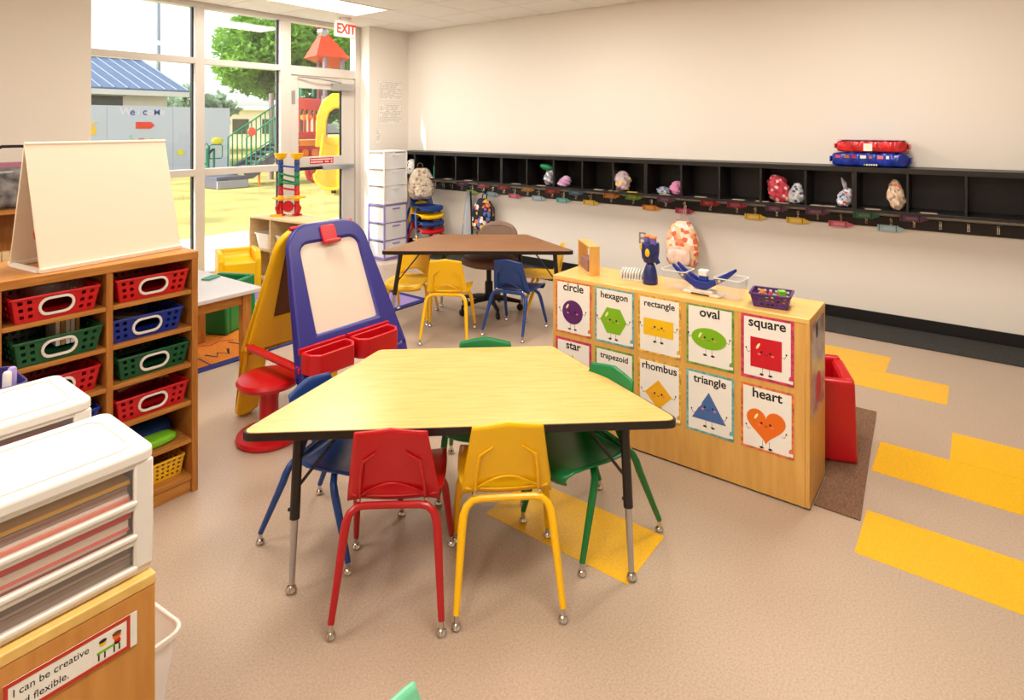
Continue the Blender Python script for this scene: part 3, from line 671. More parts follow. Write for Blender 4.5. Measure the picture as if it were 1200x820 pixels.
bk('green', BSKG, C2 + .008, SHZ[2], 'dark green plastic basket in the right column, third cell from the top', .005)
bk('red', BSKR, C2, SHZ[3], 'red plastic basket in the right column, fourth cell from the top', 0)
basket('small yellow plastic basket in the bottom right cell of the honey shelf', BSKY, (C2 + .05, SY + .19, SHZ[5] + .0005), 0, .15, .28, .085, .012, 15, 9, False)
def loose(name, lab, cat, mb, m, loc, rot=(0, 0, 0), bevel=.002, group=None): return tag(mb.build(name, m, None, bevel=bevel, loc=loc, rot=rot), lab, cat, group)
loose('plastic_pouch', 'clear crumpled plastic pouch lying in the top left red basket', 'pouch', MB().sphere((0, 0, 0), .1, 20, (1.0, .9, .34), e=.55), WRAP, (C1 + .035, SY + .19, SHZ[0] + .083), (0, .05, .2), 0)
loose('plastic_pouch', 'grey plastic pouch in the right column blue basket', 'pouch', MB().sphere((0, 0, 0), .09, 16, (1, .9, .22), e=.6), mat('smoky_pouch', (96, 96, 104), .2), (C2 - .05, SY + .19, SHZ[1] + .062), (0, .2, 0), 0)
for i in range(5):
    loose('small_book', 'thin %s book standing %s from the left in the left column green basket' % (['white', 'tan', 'white', 'white', 'tan'][i], ORD[i]), 'book', MB().box(0, .014, 0, .12, 0, .10), [PAPER, mat('book_tan', (190, 150, 90), .6), PAPER, PAPER, MATS['book_tan']][i], (C1 + .03 + i * .0165, SY + .12, SHZ[1] + .018), (.0, 0, 0), .001, 'thin books in the green basket')
loose('paper_sheet', 'white paper curled over the rim of the right column red basket', 'paper', MB().grid(lambda u, v: Vector((u * .20 - .1, v * .16, .012 * math.sin(u * 3))), 8, 2), PAPER, (C2, SY + .09, SHZ[3] + .101), (.05, 0, 0), 0)
loose('folded_cloth', 'blue folded plastic cloth in the fifth cell of the right column', 'cloth', MB().sphere((0, 0, .03), .12, 18, (.95, .8, .27), e=.6), BSKB if 0 else mat('cloth_blue', (20, 70, 160), .5), (C2 + .02, SY + .2, SHZ[4] + .003), (0, 0, 0), 0)
loose('folded_cloth', 'lime green folded plastic cloth in front of the blue one in the fifth cell', 'cloth', MB().sphere((0, 0, .018), .10, 18, (1.0, .45, .2), e=.6), LIMEG, (C2 + .012, SY + .068, SHZ[4] + .002), (0, 0, .06), 0)

# board easel standing on the shelf
e = thing('tabletop_easel', 'large ivory tabletop easel board standing on the honey shelf', 'easel', (.995, 2.93, SZ), math.atan2(.076, .538))
Wb, Hb, dy = .272, .478, .122; sl_ = math.atan2(dy, Hb)
def leaf(nm, sgn):
    return MB().box(-Wb, Wb, -.004, .004, .012, math.hypot(Hb, dy)).build(nm, OFFW, e, bevel=.003, loc=(0, -sgn * dy, 0), rot=(-sgn * sl_, 0, 0))
leaf('front_board', 1); leaf('rear_board', -1)
MB().cyl((-Wb, 0, Hb + .002), (Wb, 0, Hb + .002), .007, n=10).build('top_hinge', OFFW, e)
B('front_ledge', -Wb, Wb, -dy - .012, -dy + .014, 0, .018, OFFW, e, .003); B('rear_ledge', -Wb, Wb, dy - .012, dy + .014, 0, .018, OFFW, e, .003)
for sx in (-1, 1): MB().box(sx * Wb - .004 - (.012 if sx > 0 else 0), sx * Wb + .004 + (.012 if sx < 0 else 0), -dy + .015, dy - .013, .001, .014).build('spreader', WHITE, e)
MB().sphere((-.235, -.045, .14), .026, 12, (1, .3, 1.5)).build('red_magnet', RED, e, label='red round magnet inside')

# ------------------------------------------------------------------ foreground cabinet, drawers, sign
CX1, CYF, CZ = .487, 1.176, .80
c = thing('wooden_cabinet', 'maple cabinet in the lower left foreground carrying white drawer units', 'cabinet', (CX1, CYF, 0))
CABW = mat('cabinet_maple', (214, 150, 78), .35, rgb2=(200, 134, 62), vscale=5, stretch=(8, 8, .9))
B('top', -.80, 0, 0, .80, CZ - .02, CZ, MAPLET, c, .003); B('front_panel', -.782, -.001, .001, .018, .0, CZ - .02, CABW, c, .002); B('side_panel', -.018, -.001, .018, .80, 0, CZ - .02, CABW, c)
B('side_panel', -.80, -.782, .001, .80, 0, CZ - .02, CABW, c); B('back_panel', -.782, -.018, .785, .80, 0, CZ - .02, CABW, c)
sg = thing('classroom_sign', 'white sign with red border on the cabinet reading I can be creative and flexible', 'sign', (.455, CYF, .722)); sg.rotation_euler = FACE_NY
sw, sh = .186, .058
MB().box(-sw, 0, -sh / 2, sh / 2, 0, .0008).build('sheet', PAPER, sg, 0)
MB().prism([(-sw, -sh / 2), (-.011, -sh / 2), (-.011, sh / 2), (-sw, sh / 2)], .0008, .0012, hole=[(-sw + .006, -sh / 2 + .0065), (-.0165, -sh / 2 + .0065), (-.0165, sh / 2 - .0065), (-sw + .006, sh / 2 - .0065)]).build('border', mat('sign_border', (196, 52, 24), .6), sg, 0)
text('I can be creative', .0165, INK, sg, (-sw + .0115, .0045, .0009), (0, 0, 0), .004, 'LEFT', sx=.93); text('and flexible.', .0165, INK, sg, (-sw + .0115, -.0165, .0009), (0, 0, 0), .004, 'LEFT', sx=.93)
pic = MB().prism(rpoly(.048, .040, .006, 3), .0008, .0011).build('picture', PAPER, sg, 0, loc=(-.043, 0, 0))
MB().prism(rpoly(.034, .004, .001, 1), .0011, .0014).build('printed_table', PS['green'], pic, 0, loc=(-.002, -.006, 0))
for (x, y, r, m_) in ((-.010, .008, .0055, 'yellow'), (.011, .007, .0065, 'orange')):
    MB().prism(ngon(12, r), .0011, .0015).build('printed_face', PS[m_], pic, 0, loc=(x, y, 0)); MB().prism(ngon(12, r, 0, 1.1, .55), .0015, .0018).build('printed_hair', INK if m_ == 'yellow' else CHALK, pic, 0, loc=(x, y + r * .6, 0))
MB().prism(rpoly(.010, .008, .002, 2), .0011, .0014).build('printed_shirt', PS['red'], pic, 0, loc=(.012, -.003, 0))
for x in (-.017, -.008, .006, .014): MB().box(x, x + .0022, -.019, -.008, .0011, .0014).build('printed_leg', INK, pic, 0)

def drawer_unit(label, x1, y0, w, d, h):
    u = thing('plastic_drawer_unit', label, 'drawers', (x1, y0, CZ))
    MB().prism(rpoly(w, d, .022, 5, -w / 2, d / 2), h - .024, h).build('lid', WHITE, u, bevel=.006, seg=3)
    MB().prism(rpoly(w - .05, d - .05, .03, 6, -w / 2, d / 2), h, h + .0025, hole=rpoly(w - .062, d - .062, .026, 6, -w / 2, d / 2)).build('lid_ridge', WHITE, u, bevel=.001)
    MB().box(-.022, -.004, .008, d - .004, .004, h - .022).build('side_panel', WHITE, u, bevel=.006); MB().box(-w + .004, -w + .022, .008, d - .004, .004, h - .022).build('side_panel', WHITE, u, bevel=.006)
    B('rear_panel', -w + .022, -.022, d - .012, d - .006, .004, h - .022, WHITE, u); B('base', -w + .005, -.005, .006, d - .004, 0, .014, WHITE, u, .004)
    B('post', -.036, -.003, .002, .012, .012, h - .02, WHITE, u, .004); B('post', -w + .003, -w + .036, .002, .012, .012, h - .02, WHITE, u, .004)
    zs = [(.014, .060), (.070, .122), (.130, h - .026)]
    for (a, b) in zs:
        dr = MB().box(-w + .03, -.03, .0, .012, a - .004, a + .006).box(-w + .03, -.03, .003, .012, b - .004, b + .006).build('drawer', WHITE, u, bevel=.003)
        MB().box(-w + .034, -.034, .004, .0055, a + .004, b - .003).build('drawer_window', DRAWP, dr, 0)
        MB().box(-w + .03, -.03, .02, d - .02, a - .002, a + .001).build('drawer_floor', FROST, dr, 0)
    return u, zs
W1 = .50; H1 = .222
d1, zs = drawer_unit('white plastic three-drawer unit of coloured papers on the front of the cabinet', .492, 1.188, W1, .222, H1)
d2, _ = drawer_unit('white plastic three-drawer unit standing behind the front one on the cabinet', .497, 1.50, W1, .215, H1)
PCOL = dict(yellow=(255, 204, 40), brown=(160, 104, 80), grey=(190, 178, 172), pink=(255, 160, 140), white=(255, 250, 242), red=(226, 24, 36), rose=(250, 120, 120), taupe=(150, 130, 116), dark=(120, 104, 96))
PM = {k: mat('paper_' + k, v, .7) for k, v in PCOL.items()}
def stack(label, u, z, h, cols):
    p = thing('paper_stack', label, 'papers', (u.location.x - W1 / 2, u.location.y, CZ + z)); n = len(cols); q = 0
    for i, (cn, wgt) in enumerate(cols):
        t = h * wgt; MB().box(-W1 / 2 + .036, W1 / 2 - .036 - rnd.uniform(0, .008), .014 + rnd.uniform(0, .006), .19, q, q + t - .0006).build('paper_layer', PM[cn], p, 0); q += t
stack('stack of yellow, brown and pink papers in the top drawer of the front unit', d1, zs[2][0] + .0015, .038, [('pink', .25), ('white', .14), ('grey', .16), ('brown', .1), ('taupe', .15), ('yellow', .2)])
stack('stack of red and pink papers in the middle drawer of the front unit', d1, zs[1][0] + .0015, .046, [('rose', .12), ('white', .12), ('rose', .14), ('white', .3), ('red', .32)])
stack('stack of grey and brown papers in the bottom drawer of the front unit', d1, zs[0][0] + .0015, .036, [('grey', .3), ('taupe', .25), ('grey', .15), ('dark', .3)])
stack('pale papers with a red sheet in the top drawer of the second unit', d2, zs[2][0] + .0015, .036, [('white', .45), ('grey', .25), ('red', .12)])
loose('blue_pencil', 'blue pencil lying on papers in the top drawer of the second unit', 'pencil', MB().cyl((0, 0, 0), (.11, .0, 0), .0035, n=6), BLU, (.28, 1.52, CZ + zs[2][0] + .036), (0, 0, .1), 0)
# marker caddy behind the drawers
m = thing('marker_caddy', 'purple open caddy behind the white drawers on the cabinet', 'caddy', (.325, 1.825, CZ))
MB().prism(rpoly(.24, .15, .02), 0, .006).build('base', NAVY, m); MB().prism(rpoly(.25, .16, .022), .004, .212, hole=rpoly(.242, .152, .018)).build('wall', mat('purple_caddy', (66, 56, 128), .4), m, bevel=.002)
for i, (x, col, hgt, nm) in enumerate(((.385, mat('marker_purple', (134, 30, 128), .4), .238, 'purple'), (.37, GRN, .216, 'green'), (.412, WHITE, .228, 'white'), (.424, mat('marker_lilac', (176, 160, 220), .4), .232, 'lilac'), (.345, MINT, .205, 'mint'))):
    loose('marker_pen', '%s marker pen standing in the purple caddy' % nm, 'marker', MB().lathe([(.008, 0), (.008, hgt * .72), (.0092, hgt * .72), (.0088, hgt - .004), (.006, hgt)], 10), col, (x, 1.79 + .012 * (i % 2), CZ + .0065), (.03, .02, 0), 0)
# bin beside the cabinet
bn = thing('clear_storage_bin', 'translucent white plastic bin on the floor behind the cabinet', 'bin', (.60, 1.905, 0), .1)
mb = MB(); a = rpoly(.27, .34, .03); c2 = rpoly(.32, .40, .035)
va = [mb.v((x, y, .002)) for x, y in a]; vb = [mb.v((x, y, .235)) for x, y in c2]
for i in range(len(va)): mb._f([va[i], va[(i + 1) % len(va)], vb[(i + 1) % len(va)], vb[i]])
mb._f(va); mb.build('body', FROST, bn); MB().prism(rpoly(.338, .418, .04), .228, .244, hole=rpoly(.318, .398, .034)).build('rim', WHITE, bn, bevel=.003)
# ------------------------------------------------------------------ children's floor easel and stool
ez = thing('children_easel', 'double-sided children\'s easel with blue whiteboard frame, yellow rear frame and red trays', 'easel', (2.08, 2.93, 0))
AL = math.atan2(.40, 1.0)
def outline(wb, wt, h, r=.13, n=8, z0=.0):
    out = [(wb / 2, z0)]
    for i in range(n + 1):
        t = PI / 2 * i / n; out.append((wt / 2 - r + r * math.cos(t), h - r + r * math.sin(t)))
    for i in range(n + 1):
        t = PI / 2 + PI / 2 * i / n; out.append((-wt / 2 + r + r * math.cos(t), h - r + r * math.sin(t)))
    out.append((-wb / 2, z0))
    return out
def inner(x0, x1, z0, z1, r, n=8):
    p = [(x1 - .0, z0)]
    for i in range(n + 1):
        t = PI / 2 * i / n; p.append((x1 - r - .01 + r * math.cos(t), z1 - r + r * math.sin(t)))
    for i in range(n + 1):
        t = PI / 2 + PI / 2 * i / n; p.append((x0 + r + .01 + r * math.cos(t), z1 - r + r * math.sin(t)))
    p.append((x0, z0))
    return p
HB = 1.15
# local frame of each leaf: x across, y up the slope, z out of the face
def leafset(sgn, m):
    nm = 'front_frame' if sgn > 0 else 'rear_frame'
    rot = (PI / 2 - AL, 0, 0) if sgn > 0 else (PI / 2 - AL * .72, 0, PI)
    loc = (0, -.012 - HB * math.sin(AL), .0) if sgn > 0 else (0, .012 + HB * math.sin(AL * .72), .0)
    a = outline(.66, .52, HB if sgn > 0 else 1.095, .15, z0=.40); b = inner(-.198, .198, .575, 1.040, .055)
    f = MB().prism(a, -.02, .02, hole=b).prism([(-.33, .02), (-.20, .02), (-.20, .40), (-.33, .40)], -.02, .02).prism([(.20, .02), (.33, .02), (.33, .40), (.20, .40)], -.02, .02) \
        .build(nm, m, ez, 35, bevel=.014, seg=3, loc=loc, rot=rot)
    for x in (-.27, .27): MB().sphere((x, .035, 0), .062, 12, (1, .6, .45)).build('foot', m, f)
    return f
ff = leafset(1, NAVY); rf = leafset(-1, YEL)
def rp4(x0, x1, y0, y1, r): return rpoly(x1 - x0, y1 - y0, r, 6, (x0 + x1) / 2, (y0 + y1) / 2)
MB().prism(rp4(-.222, .222, .56, 1.052, .05), -.006, .006).build('whiteboard', mat('easel_white', (232, 216, 200), .3), ff)
MB().prism(rp4(-.222, .222, .56, 1.052, .05), -.006, .006).build('chalkboard', CHALK, rf)
cl = MB().prism(rp4(-.048, .048, 1.03, 1.125, .018), .018, .034).build('paper_clip', RED, ff, bevel=.006)
MB().prism(rp4(-.054, .054, 1.018, 1.04, .01), .018, .054).build('clip_lip', RED, cl, bevel=.006)
def tray(x0, x1, par):
    w = x1 - x0; q = MB()
    D_ = .115; Z0, Z1 = .385, .475
    pts = [(-w / 2, 0), (w / 2, 0), (w / 2 - .004, -D_ * .6), (w / 2 - .04, -D_), (-w / 2 + .04, -D_), (-w / 2 + .004, -D_ * .6)]
    P = rcorners(pts, .012, 3); I = [(x * .88, (y + .052) * .80 - .052) for x, y in P]
    q.prism(P, 0, .10, hole=I).prism(P, -.004, .006)
    o = q.build('paint_tray', RED, par, bevel=.005, loc=((x0 + x1) / 2, -.292, .395)); return o
t1 = tray(-.33, -.055, ez); t2 = tray(-.04, .235, ez)
for t_ in (t1, t2): MB().prism(rpoly(.28, .02, .008), .085, .112).build('tray_hanger', RED, t_, loc=(0, .01, 0))
for s in (-1, 1):
    st = MB().tube([(s * .315, -.285, .40), (s * .318, .0, .408), (s * .315, .21, .41)], .024, 10, flat=.8).build('side_strut', RED, ez, bevel=.003)
    for y in (-.27, .195): MB().cyl((s * .327, y, .405), (s * .34, y, .405), .012, n=10).build('rivet', NAVY if y < 0 else YEL, st)
B('rear_tray', -.26, .26, .255, .34, .36, .43, RED, ez, .01)
MB().cyl((-.2, 0, 1.05), (.2, 0, 1.05), .012, n=12).build('hinge_bar', RED, ez)
st = thing('round_stool', 'red plastic round stool on a pedestal beside the easel', 'stool', (1.745, 2.905, 0))
MB().lathe([(.02, .265), (.12, .27), (.150, .282), (.158, .30), (.150, .316), (.12, .325), (.0, .328)], 32).build('seat', RED, st)
MB().lathe([(.062, .03), (.048, .08), (.046, .2), (.058, .272)], 20).build('pedestal', RED, st)
MB().lathe([(.150, 0), (.160, .012), (.155, .03), (.12, .042), (.06, .05), (.0, .05)], 32).build('base', RED, st)

# ------------------------------------------------------------------ alphabet rug, grey table, cube chairs
rug = thing('alphabet_rug', 'colourful alphabet rug in orange, yellow and purple squares by the window', 'rug', (1.0, 4.02, 0))
RW, RL = 3.03, 1.95
PURR = mat('rug_purple', (150, 128, 190), .95, var=.1, vscale=90); RB = mat('rug_border', (34, 46, 120), .95, var=.15, vscale=90)
MB().prism(rpoly(RW, RL, .06, 5, RW / 2, RL / 2), 0, .008).build('backing', RB, rug, bevel=.002)
RC = [mat('rug_orange', (232, 138, 40), .95, var=.12, vscale=90), mat('rug_yellow', (240, 208, 80), .95, var=.1, vscale=90), mat('rug_green', (120, 176, 80), .95, var=.1, vscale=90), PURR, mat('rug_red', (196, 44, 60), .95, var=.1, vscale=90), mat('rug_sky', (120, 176, 220), .95, var=.1, vscale=90)]
GRIDC = [[4, 0, 0, 1, 2, 3], [2, 1, 1, 1, 5, 3], [0, 5, 1, 1, 3, 5]]
cw, ch = (RW - .12) / 6, (RL - .12) / 3
for j in range(3):
    for i in range(6):
        x0, y0 = .06 + i * cw, .06 + j * ch
        sq = MB().box(x0 + .006, x0 + cw - .006, y0 + .006, y0 + ch - .006, .008, .0095).build('rug_square', RC[GRIDC[j][i]], rug, 0)
        if (i, j) == (2, 0):
            for q in (0, 1):
                ox, oy = x0 + .06 + q * .23, y0 + .10 + q * .12
                MB().tube([(ox, oy + .10, .010), (ox + .035, oy, .010), (ox + .075, oy + .08, .010), (ox + .115, oy, .010), (ox + .16, oy + .10, .010)], .010, 5, flat=.12).build('printed_zigzag', mat('rug_ink_%d' % q, (38, 48, 66), .95), sq)
            MB().tube([(x0 + .10, y0 + .42, .010), (x0 + .18, y0 + .36, .010), (x0 + .26, y0 + .40, .010), (x0 + .34, y0 + .34, .010)], .009, 5, flat=.12).build('printed_curve', RC[4], sq)
        elif i in (1, 3, 4) or j > 0:
            cx, cy = x0 + cw / 2, y0 + ch / 2
            MB().tube([(cx + .13 * math.cos(a * .7 + i), cy + .15 * math.sin(a * .9 + j), .010) for a in range(7)], .005, 5, flat=.12).build('printed_curve', MATS['rug_ink_0'] if 'rug_ink_0' in MATS else INK, sq)
gt = thing('activity_table', 'low wooden activity table with a grey top behind the honey shelf', 'table', (2.30, 3.905, 0), math.radians(1.5))
MB().prism(rpoly(.85, .92, .02, 4, -.425, .46), .472, .50).build('tabletop', GREYT, gt, bevel=.004)
for x in (-.78, -.125):
    for y in (.03, .63 if x > -.5 else .8): B('leg', x, x + .058, y, y + .058, 0.0 if y < 0 else .0105, .472, WOODH2, gt, .004)
B('apron', -.76, -.09, .045, .065, .40, .472, WOODH, gt); B('apron', -.76, -.09, .84, .86, .40, .472, WOODH, gt); B('apron', -.105, -.085, .06, .85, .40, .472, WOODH, gt); B('apron', -.765, -.745, .06, .85, .40, .472, WOODH, gt)
loose('sponge_block', 'flat teal block lying on the grey activity table', 'block', MB().prism(rpoly(.13, .07, .01), 0, .012), mat('teal_block', (70, 140, 120), .5), (2.20, 4.42, .5005), (0, 0, .5))
loose('tapered_bin', 'maroon bin on the grey table peeking from behind the honey shelf', 'bin', MB().lathe([(.075, 0), (.105, .17), (.112, .175), (.098, .175), (.07, .01)], 4), mat('maroon_plastic', (150, 52, 60), .4), (1.80, 4.05, .5005), (0, 0, PI / 4), 0)
def cube_chair(label, m, loc, rz, seat=.20):
    k = thing('cube_chair', label, 'chair', loc, rz, 'plastic cube chairs'); s, t, h = .19, .052, .385
    def arm(x0, x1):
        P = rcorners([(-s, 0), (s, 0), (s - .012, h), (-s + .06, h), (-s + .008, h - .07)], .018, 4)
        return MB().prism([(y, z) for y, z in P], x0, x1, Matrix(((0, 0, 1, 0), (1, 0, 0, 0), (0, 1, 0, 0), (0, 0, 0, 1)))).build('arm', m, k, bevel=.018, seg=3)
    arm(-s, -s + t); arm(s - t, s)
    def scoop(u, v):
        x = (u * 2 - 1) * (s - t + .002); a = v * PI / 2
        if v < .5: return Vector((x, -s + .012 + (2 * s - t - .08) * v * 2, seat + .016 * (1 - (u * 2 - 1) ** 2) * -1 * (1 - v)))
        q = (v - .5) * 2; r = .07
        if q < .5:
            a = q * PI; return Vector((x, s - t - .068 + r * math.sin(a), seat + r - r * math.cos(a)))
        return Vector((x, s - t + .002, seat + .07 + (h - .02 - seat - .07) * (q - .5) * 2))
    MB().grid(scoop, 10, 20).build('seat', m, k, 60, solid=.008)
    B('backrest', -s + t - .002, s - t + .002, s - t, s - .004, .0, h - .006, m, k, .012); B('front_panel', -s + t - .002, s - t + .002, -s + .008, -s + .03, 0, seat + .002, m, k, .008)
    return k
cube_chair('yellow plastic cube chair in front of the window', YEL, (3.13, 5.76, .0105), math.radians(-22), .285)
ang = math.radians(27)
gx, gy = 2.38 + .19 * math.cos(ang) - .19 * math.sin(ang), 4.54 + .19 * math.sin(ang) + .19 * math.cos(ang)
cube_chair('green plastic cube chair under the edge of the grey table', GRN, (gx, gy, .0105), ang + PI, .2)
a2 = math.atan2(.34, .94); rx, ry = 3.276 + .19 * math.cos(a2) - .19 * math.sin(a2), .454 + .19 * math.sin(a2) + .19 * math.cos(a2)
cube_chair('red plastic cube chair on the brown mat behind the poster shelf', RED, (rx, ry, .0075), a2 + PI, .2)
fm = MB().prism([(2.83, .385), (3.96, .46), (3.93, 1.35), (3.098, 1.30), (3.098, .558), (2.83, .558)], 0, .007).build('floor_mat', MATBRN, bevel=.002)
tag(fm, 'brown ribbed floor mat under the red cube chair', 'mat')
loose('toy_tub', 'blue plastic toy tub on the rug near the easel', 'tub', MB().lathe([(.09, 0), (.11, .15), (.115, .155), (.10, .155), (.08, .01)], 16), TOYBLU, (3.28, 5.08, .0105), (0, 0, 0), 0)
loose('toy_box', 'pale lilac plastic toy box on the rug near the easel', 'box', MB().box(-.13, .13, -.1, .1, 0, .14), mat('lilac_box', (150, 160, 214), .4), (3.12, 4.78, .0105), (0, 0, .2), .01)

# ------------------------------------------------------------------ pale shelf by the window with the marble run
ps = thing('low_toy_shelf', 'low pale birch toy shelf standing under the window', 'shelf', (3.47, 4.95, 0), math.radians(4)); PL, PD, PH = 1.08, .34, .675
B('top', 0, PD, 0, PL, PH - .02, PH, BIRCH, ps); B('back_panel', PD - .012, PD, 0.018, PL - .018, .02, PH - .02, BIRCH, ps)
for y in (0, .72, PL - .018): B('end_panel' if y != .72 else 'divider', 0, PD - .012, y, y + .018, 0.0105, PH - .02, BIRCH, ps)
B('shelf', 0, PD - .012, .018, .72, .33, .348, BIRCH, ps); B('shelf', 0, PD - .012, .738, PL - .018, .33, .348, BIRCH, ps); B('bottom_shelf', 0, PD - .012, .018, PL - .018, .02, .038, BIRCH, ps)
def wbin(lab, y):
    a = math.radians(4); x = 3.47 + .15 * math.cos(a) - y * math.sin(a); yy = 4.95 + .15 * math.sin(a) + y * math.cos(a)
    k = thing('white_bin', lab, 'bin', (x, yy, .3485), a)
    m = MB(); p0 = rpoly(.2, .2, .02); p1 = rpoly(.25, .25, .03)
    m.prism(p0, 0, .01); va = [m.v((x, y, .01)) for x, y in p0]; vb = [m.v((x, y, .15)) for x, y in p1]
    for i in range(len(va)): m._f([va[i], va[(i + 1) % len(va)], vb[(i + 1) % len(vb)], vb[i]])
    m.build('body', WHITE, k); MB().prism(rpoly(.27, .27, .035), .145, .155, hole=rpoly(.245, .245, .03)).build('rim', WHITE, k)
wbin('white plastic bin in the far cell of the pale window shelf', .90); wbin('white plastic bin in the middle of the pale window shelf', .56)
mr = thing('marble_run', 'tall marble run of red, yellow, green and blue tubes on the pale shelf', 'toy', (3.66, 5.72, PH), -.92)
def seg(x, z0, z1, m, r=.026): MB().lathe([(r, z0), (r * 1.12, z0 + .004), (r * 1.12, z0 + .02), (r, z0 + .026), (r, z1 - .004), (r * .9, z1)], 14, (x, 0, 0)).build('tube', m, mr)
for x in (-.085, .085):
    for z0, z1, m in ((0, .09, RED), (.09, .15, RED), (.15, .21, YEL), (.21, .31, RED), (.31, .40, GRN), (.40, .45, GRN), (.45, .53, BLU), (.53, .58, BLU)): seg(x, z0, z1, m)
    MB().lathe([(.03, .58), (.045, .60), (.062, .645), (.066, .645), (.055, .60)], 18, (x, 0, 0)).build('funnel', YEL, mr)
    MB().lathe([(.05, 0), (.05, .012), (.03, .018)], 16, (x, 0, 0)).build('base', RED, mr)
def chute(z, dz, m, y): MB().tube([(-.085, y, z), (0, y - .02, z - dz), (.085, y, z - 2 * dz)], .018, 8, flat=.6).build('chute', m, mr)
chute(.52, .01, TOYBLU, -.03); chute(.44, .02, GRN, -.03); chute(.37, .02, GRN, .03); chute(.35, .012, GRN, -.035); chute(.29, .012, RED, -.03)
MB().lathe([(.02, .165), (.10, .172), (.115, .185), (.11, .185), (.02, .175)], 18, (-.05, -.02, 0)).build('dish', YEL, mr); MB().lathe([(.02, .175), (.09, .182), (.10, .195), (.095, .195), (.02, .185)], 18, (.09, -.02, 0)).build('dish', YEL, mr)
MB().lathe([(.055, -.02), (.06, .0), (.055, .02)], 18, M=Matrix.Translation((0, -.02, .095)) @ Matrix.Rotation(PI / 2, 4, 'X')).build('wheel', RED, mr)
for s in (-1, 1): MB().tube([(s * .085, -.01, .13), (s * .12, -.02, .08), (s * .10, -.02, .02)], .02, 8).build('elbow', RED, mr)
MB().prism(rpoly(.12, .05, .02), 0, .02).build('catch_tray', YEL, mr, loc=(-.1, -.09, 0), rot=(0, 0, .4))

# ------------------------------------------------------------------ drawer towers in the corner
def tower(label, z, frame_m, h, group=None):
    k = thing('drawer_tower', label, 'drawers', (4.86, 5.62, z)); w, d = .37, .30
    B('top', 0, w, 0, d, h - .02, h, frame_m, k, .008); B('base', 0, w, 0, d, 0, .02, frame_m, k, .006)
    for x in (0, w - .018):
        for y in (0, d - .018): B('post', x, x + .018, y, y + .018, .02, h - .02, frame_m, k, .004)
    hh = (h - .04) / 3
    for i in range(3):
        z0 = .02 + i * hh
        dr = MB().box(.02, w - .02, .004, .012, z0 + .012, z0 + hh - .006).box(.01, .02, .012, d - .01, z0 + .012, z0 + hh - .02).box(w - .02, w - .01, .012, d - .01, z0 + .012, z0 + hh - .02).box(.02, w - .02, .012, d - .01, z0 + .012, z0 + .016).build('drawer', FROST, k, bevel=.002)
        B('handle', w * .35, w * .65, -.010, .004, z0 + hh - .045, z0 + hh - .03, frame_m if frame_m is not WHITE else FROST, dr, .003)
        for q in ((0, w, -.001, .016), (0, .016, 0, d)): MB().box(q[0] if q[1] > .1 else -.001, q[1], q[2], q[3], z0, z0 + .012).build('crossbar', frame_m, k, bevel=.003)
    return k
tower('purple-framed clear drawer tower standing on the floor in the corner', 0, mat('lavender_frame', (132, 120, 190), .4), .665)
tower('white clear drawer tower stacked on the purple-framed one', .666, WHITE, .64)
for i, z in enumerate((.26, .47)):
    loose('craft_bundle', ['crumpled beige craft bundle in the middle drawer of the purple tower', 'green and yellow craft bundle in the top drawer of the purple tower'][i], 'craft supplies', MB().sphere((0, 0, 0), .08, 14, (1.6, 1.2, .75), e=.7), [spots('craft_beige', (214, 206, 196), [(200, 190, 180), (180, 170, 150), (230, 224, 214)], 30), spots('craft_green', (190, 200, 180), [(150, 180, 130), (226, 200, 80), (200, 206, 200)], 30)][i], (5.04, 5.77, z + .045), (0, 0, 0), 0)

# stack of chairs with bags, beside the towers
for i, (c0, nm) in enumerate(((red_c, 'red'), (blu_c, 'blue'), (yel_c, 'yellow'), (blu_c, 'blue'))):
    k = copy_tree(c0); place(k, 5.385 + .004 * i, 5.48 + .011 * i, -.35, -.94, '%s school chair, %s, in the stack beside the drawer towers' % (nm, ['lowest', 'second from the floor', 'third from the floor', 'topmost'][i]), .0 + .088 * i)
    k['group'] = 'stacked school chairs'
t_ = thing('storage_tub', 'grey storage tub with a white lid under the stacked chairs', 'tub', (5.36, 5.46, 0))
MB().lathe([(.10, 0), (.13, .2)], 4, a0=PI / 4, a1=PI / 4 + 2 * PI).build('body', mat('grey_tub', (170, 166, 160), .5), t_); MB().lathe([(.14, .2), (.142, .215), (.10, .225), (0, .226)], 4, a0=PI / 4, a1=PI / 4 + 2 * PI).build('lid', WHITE, t_)

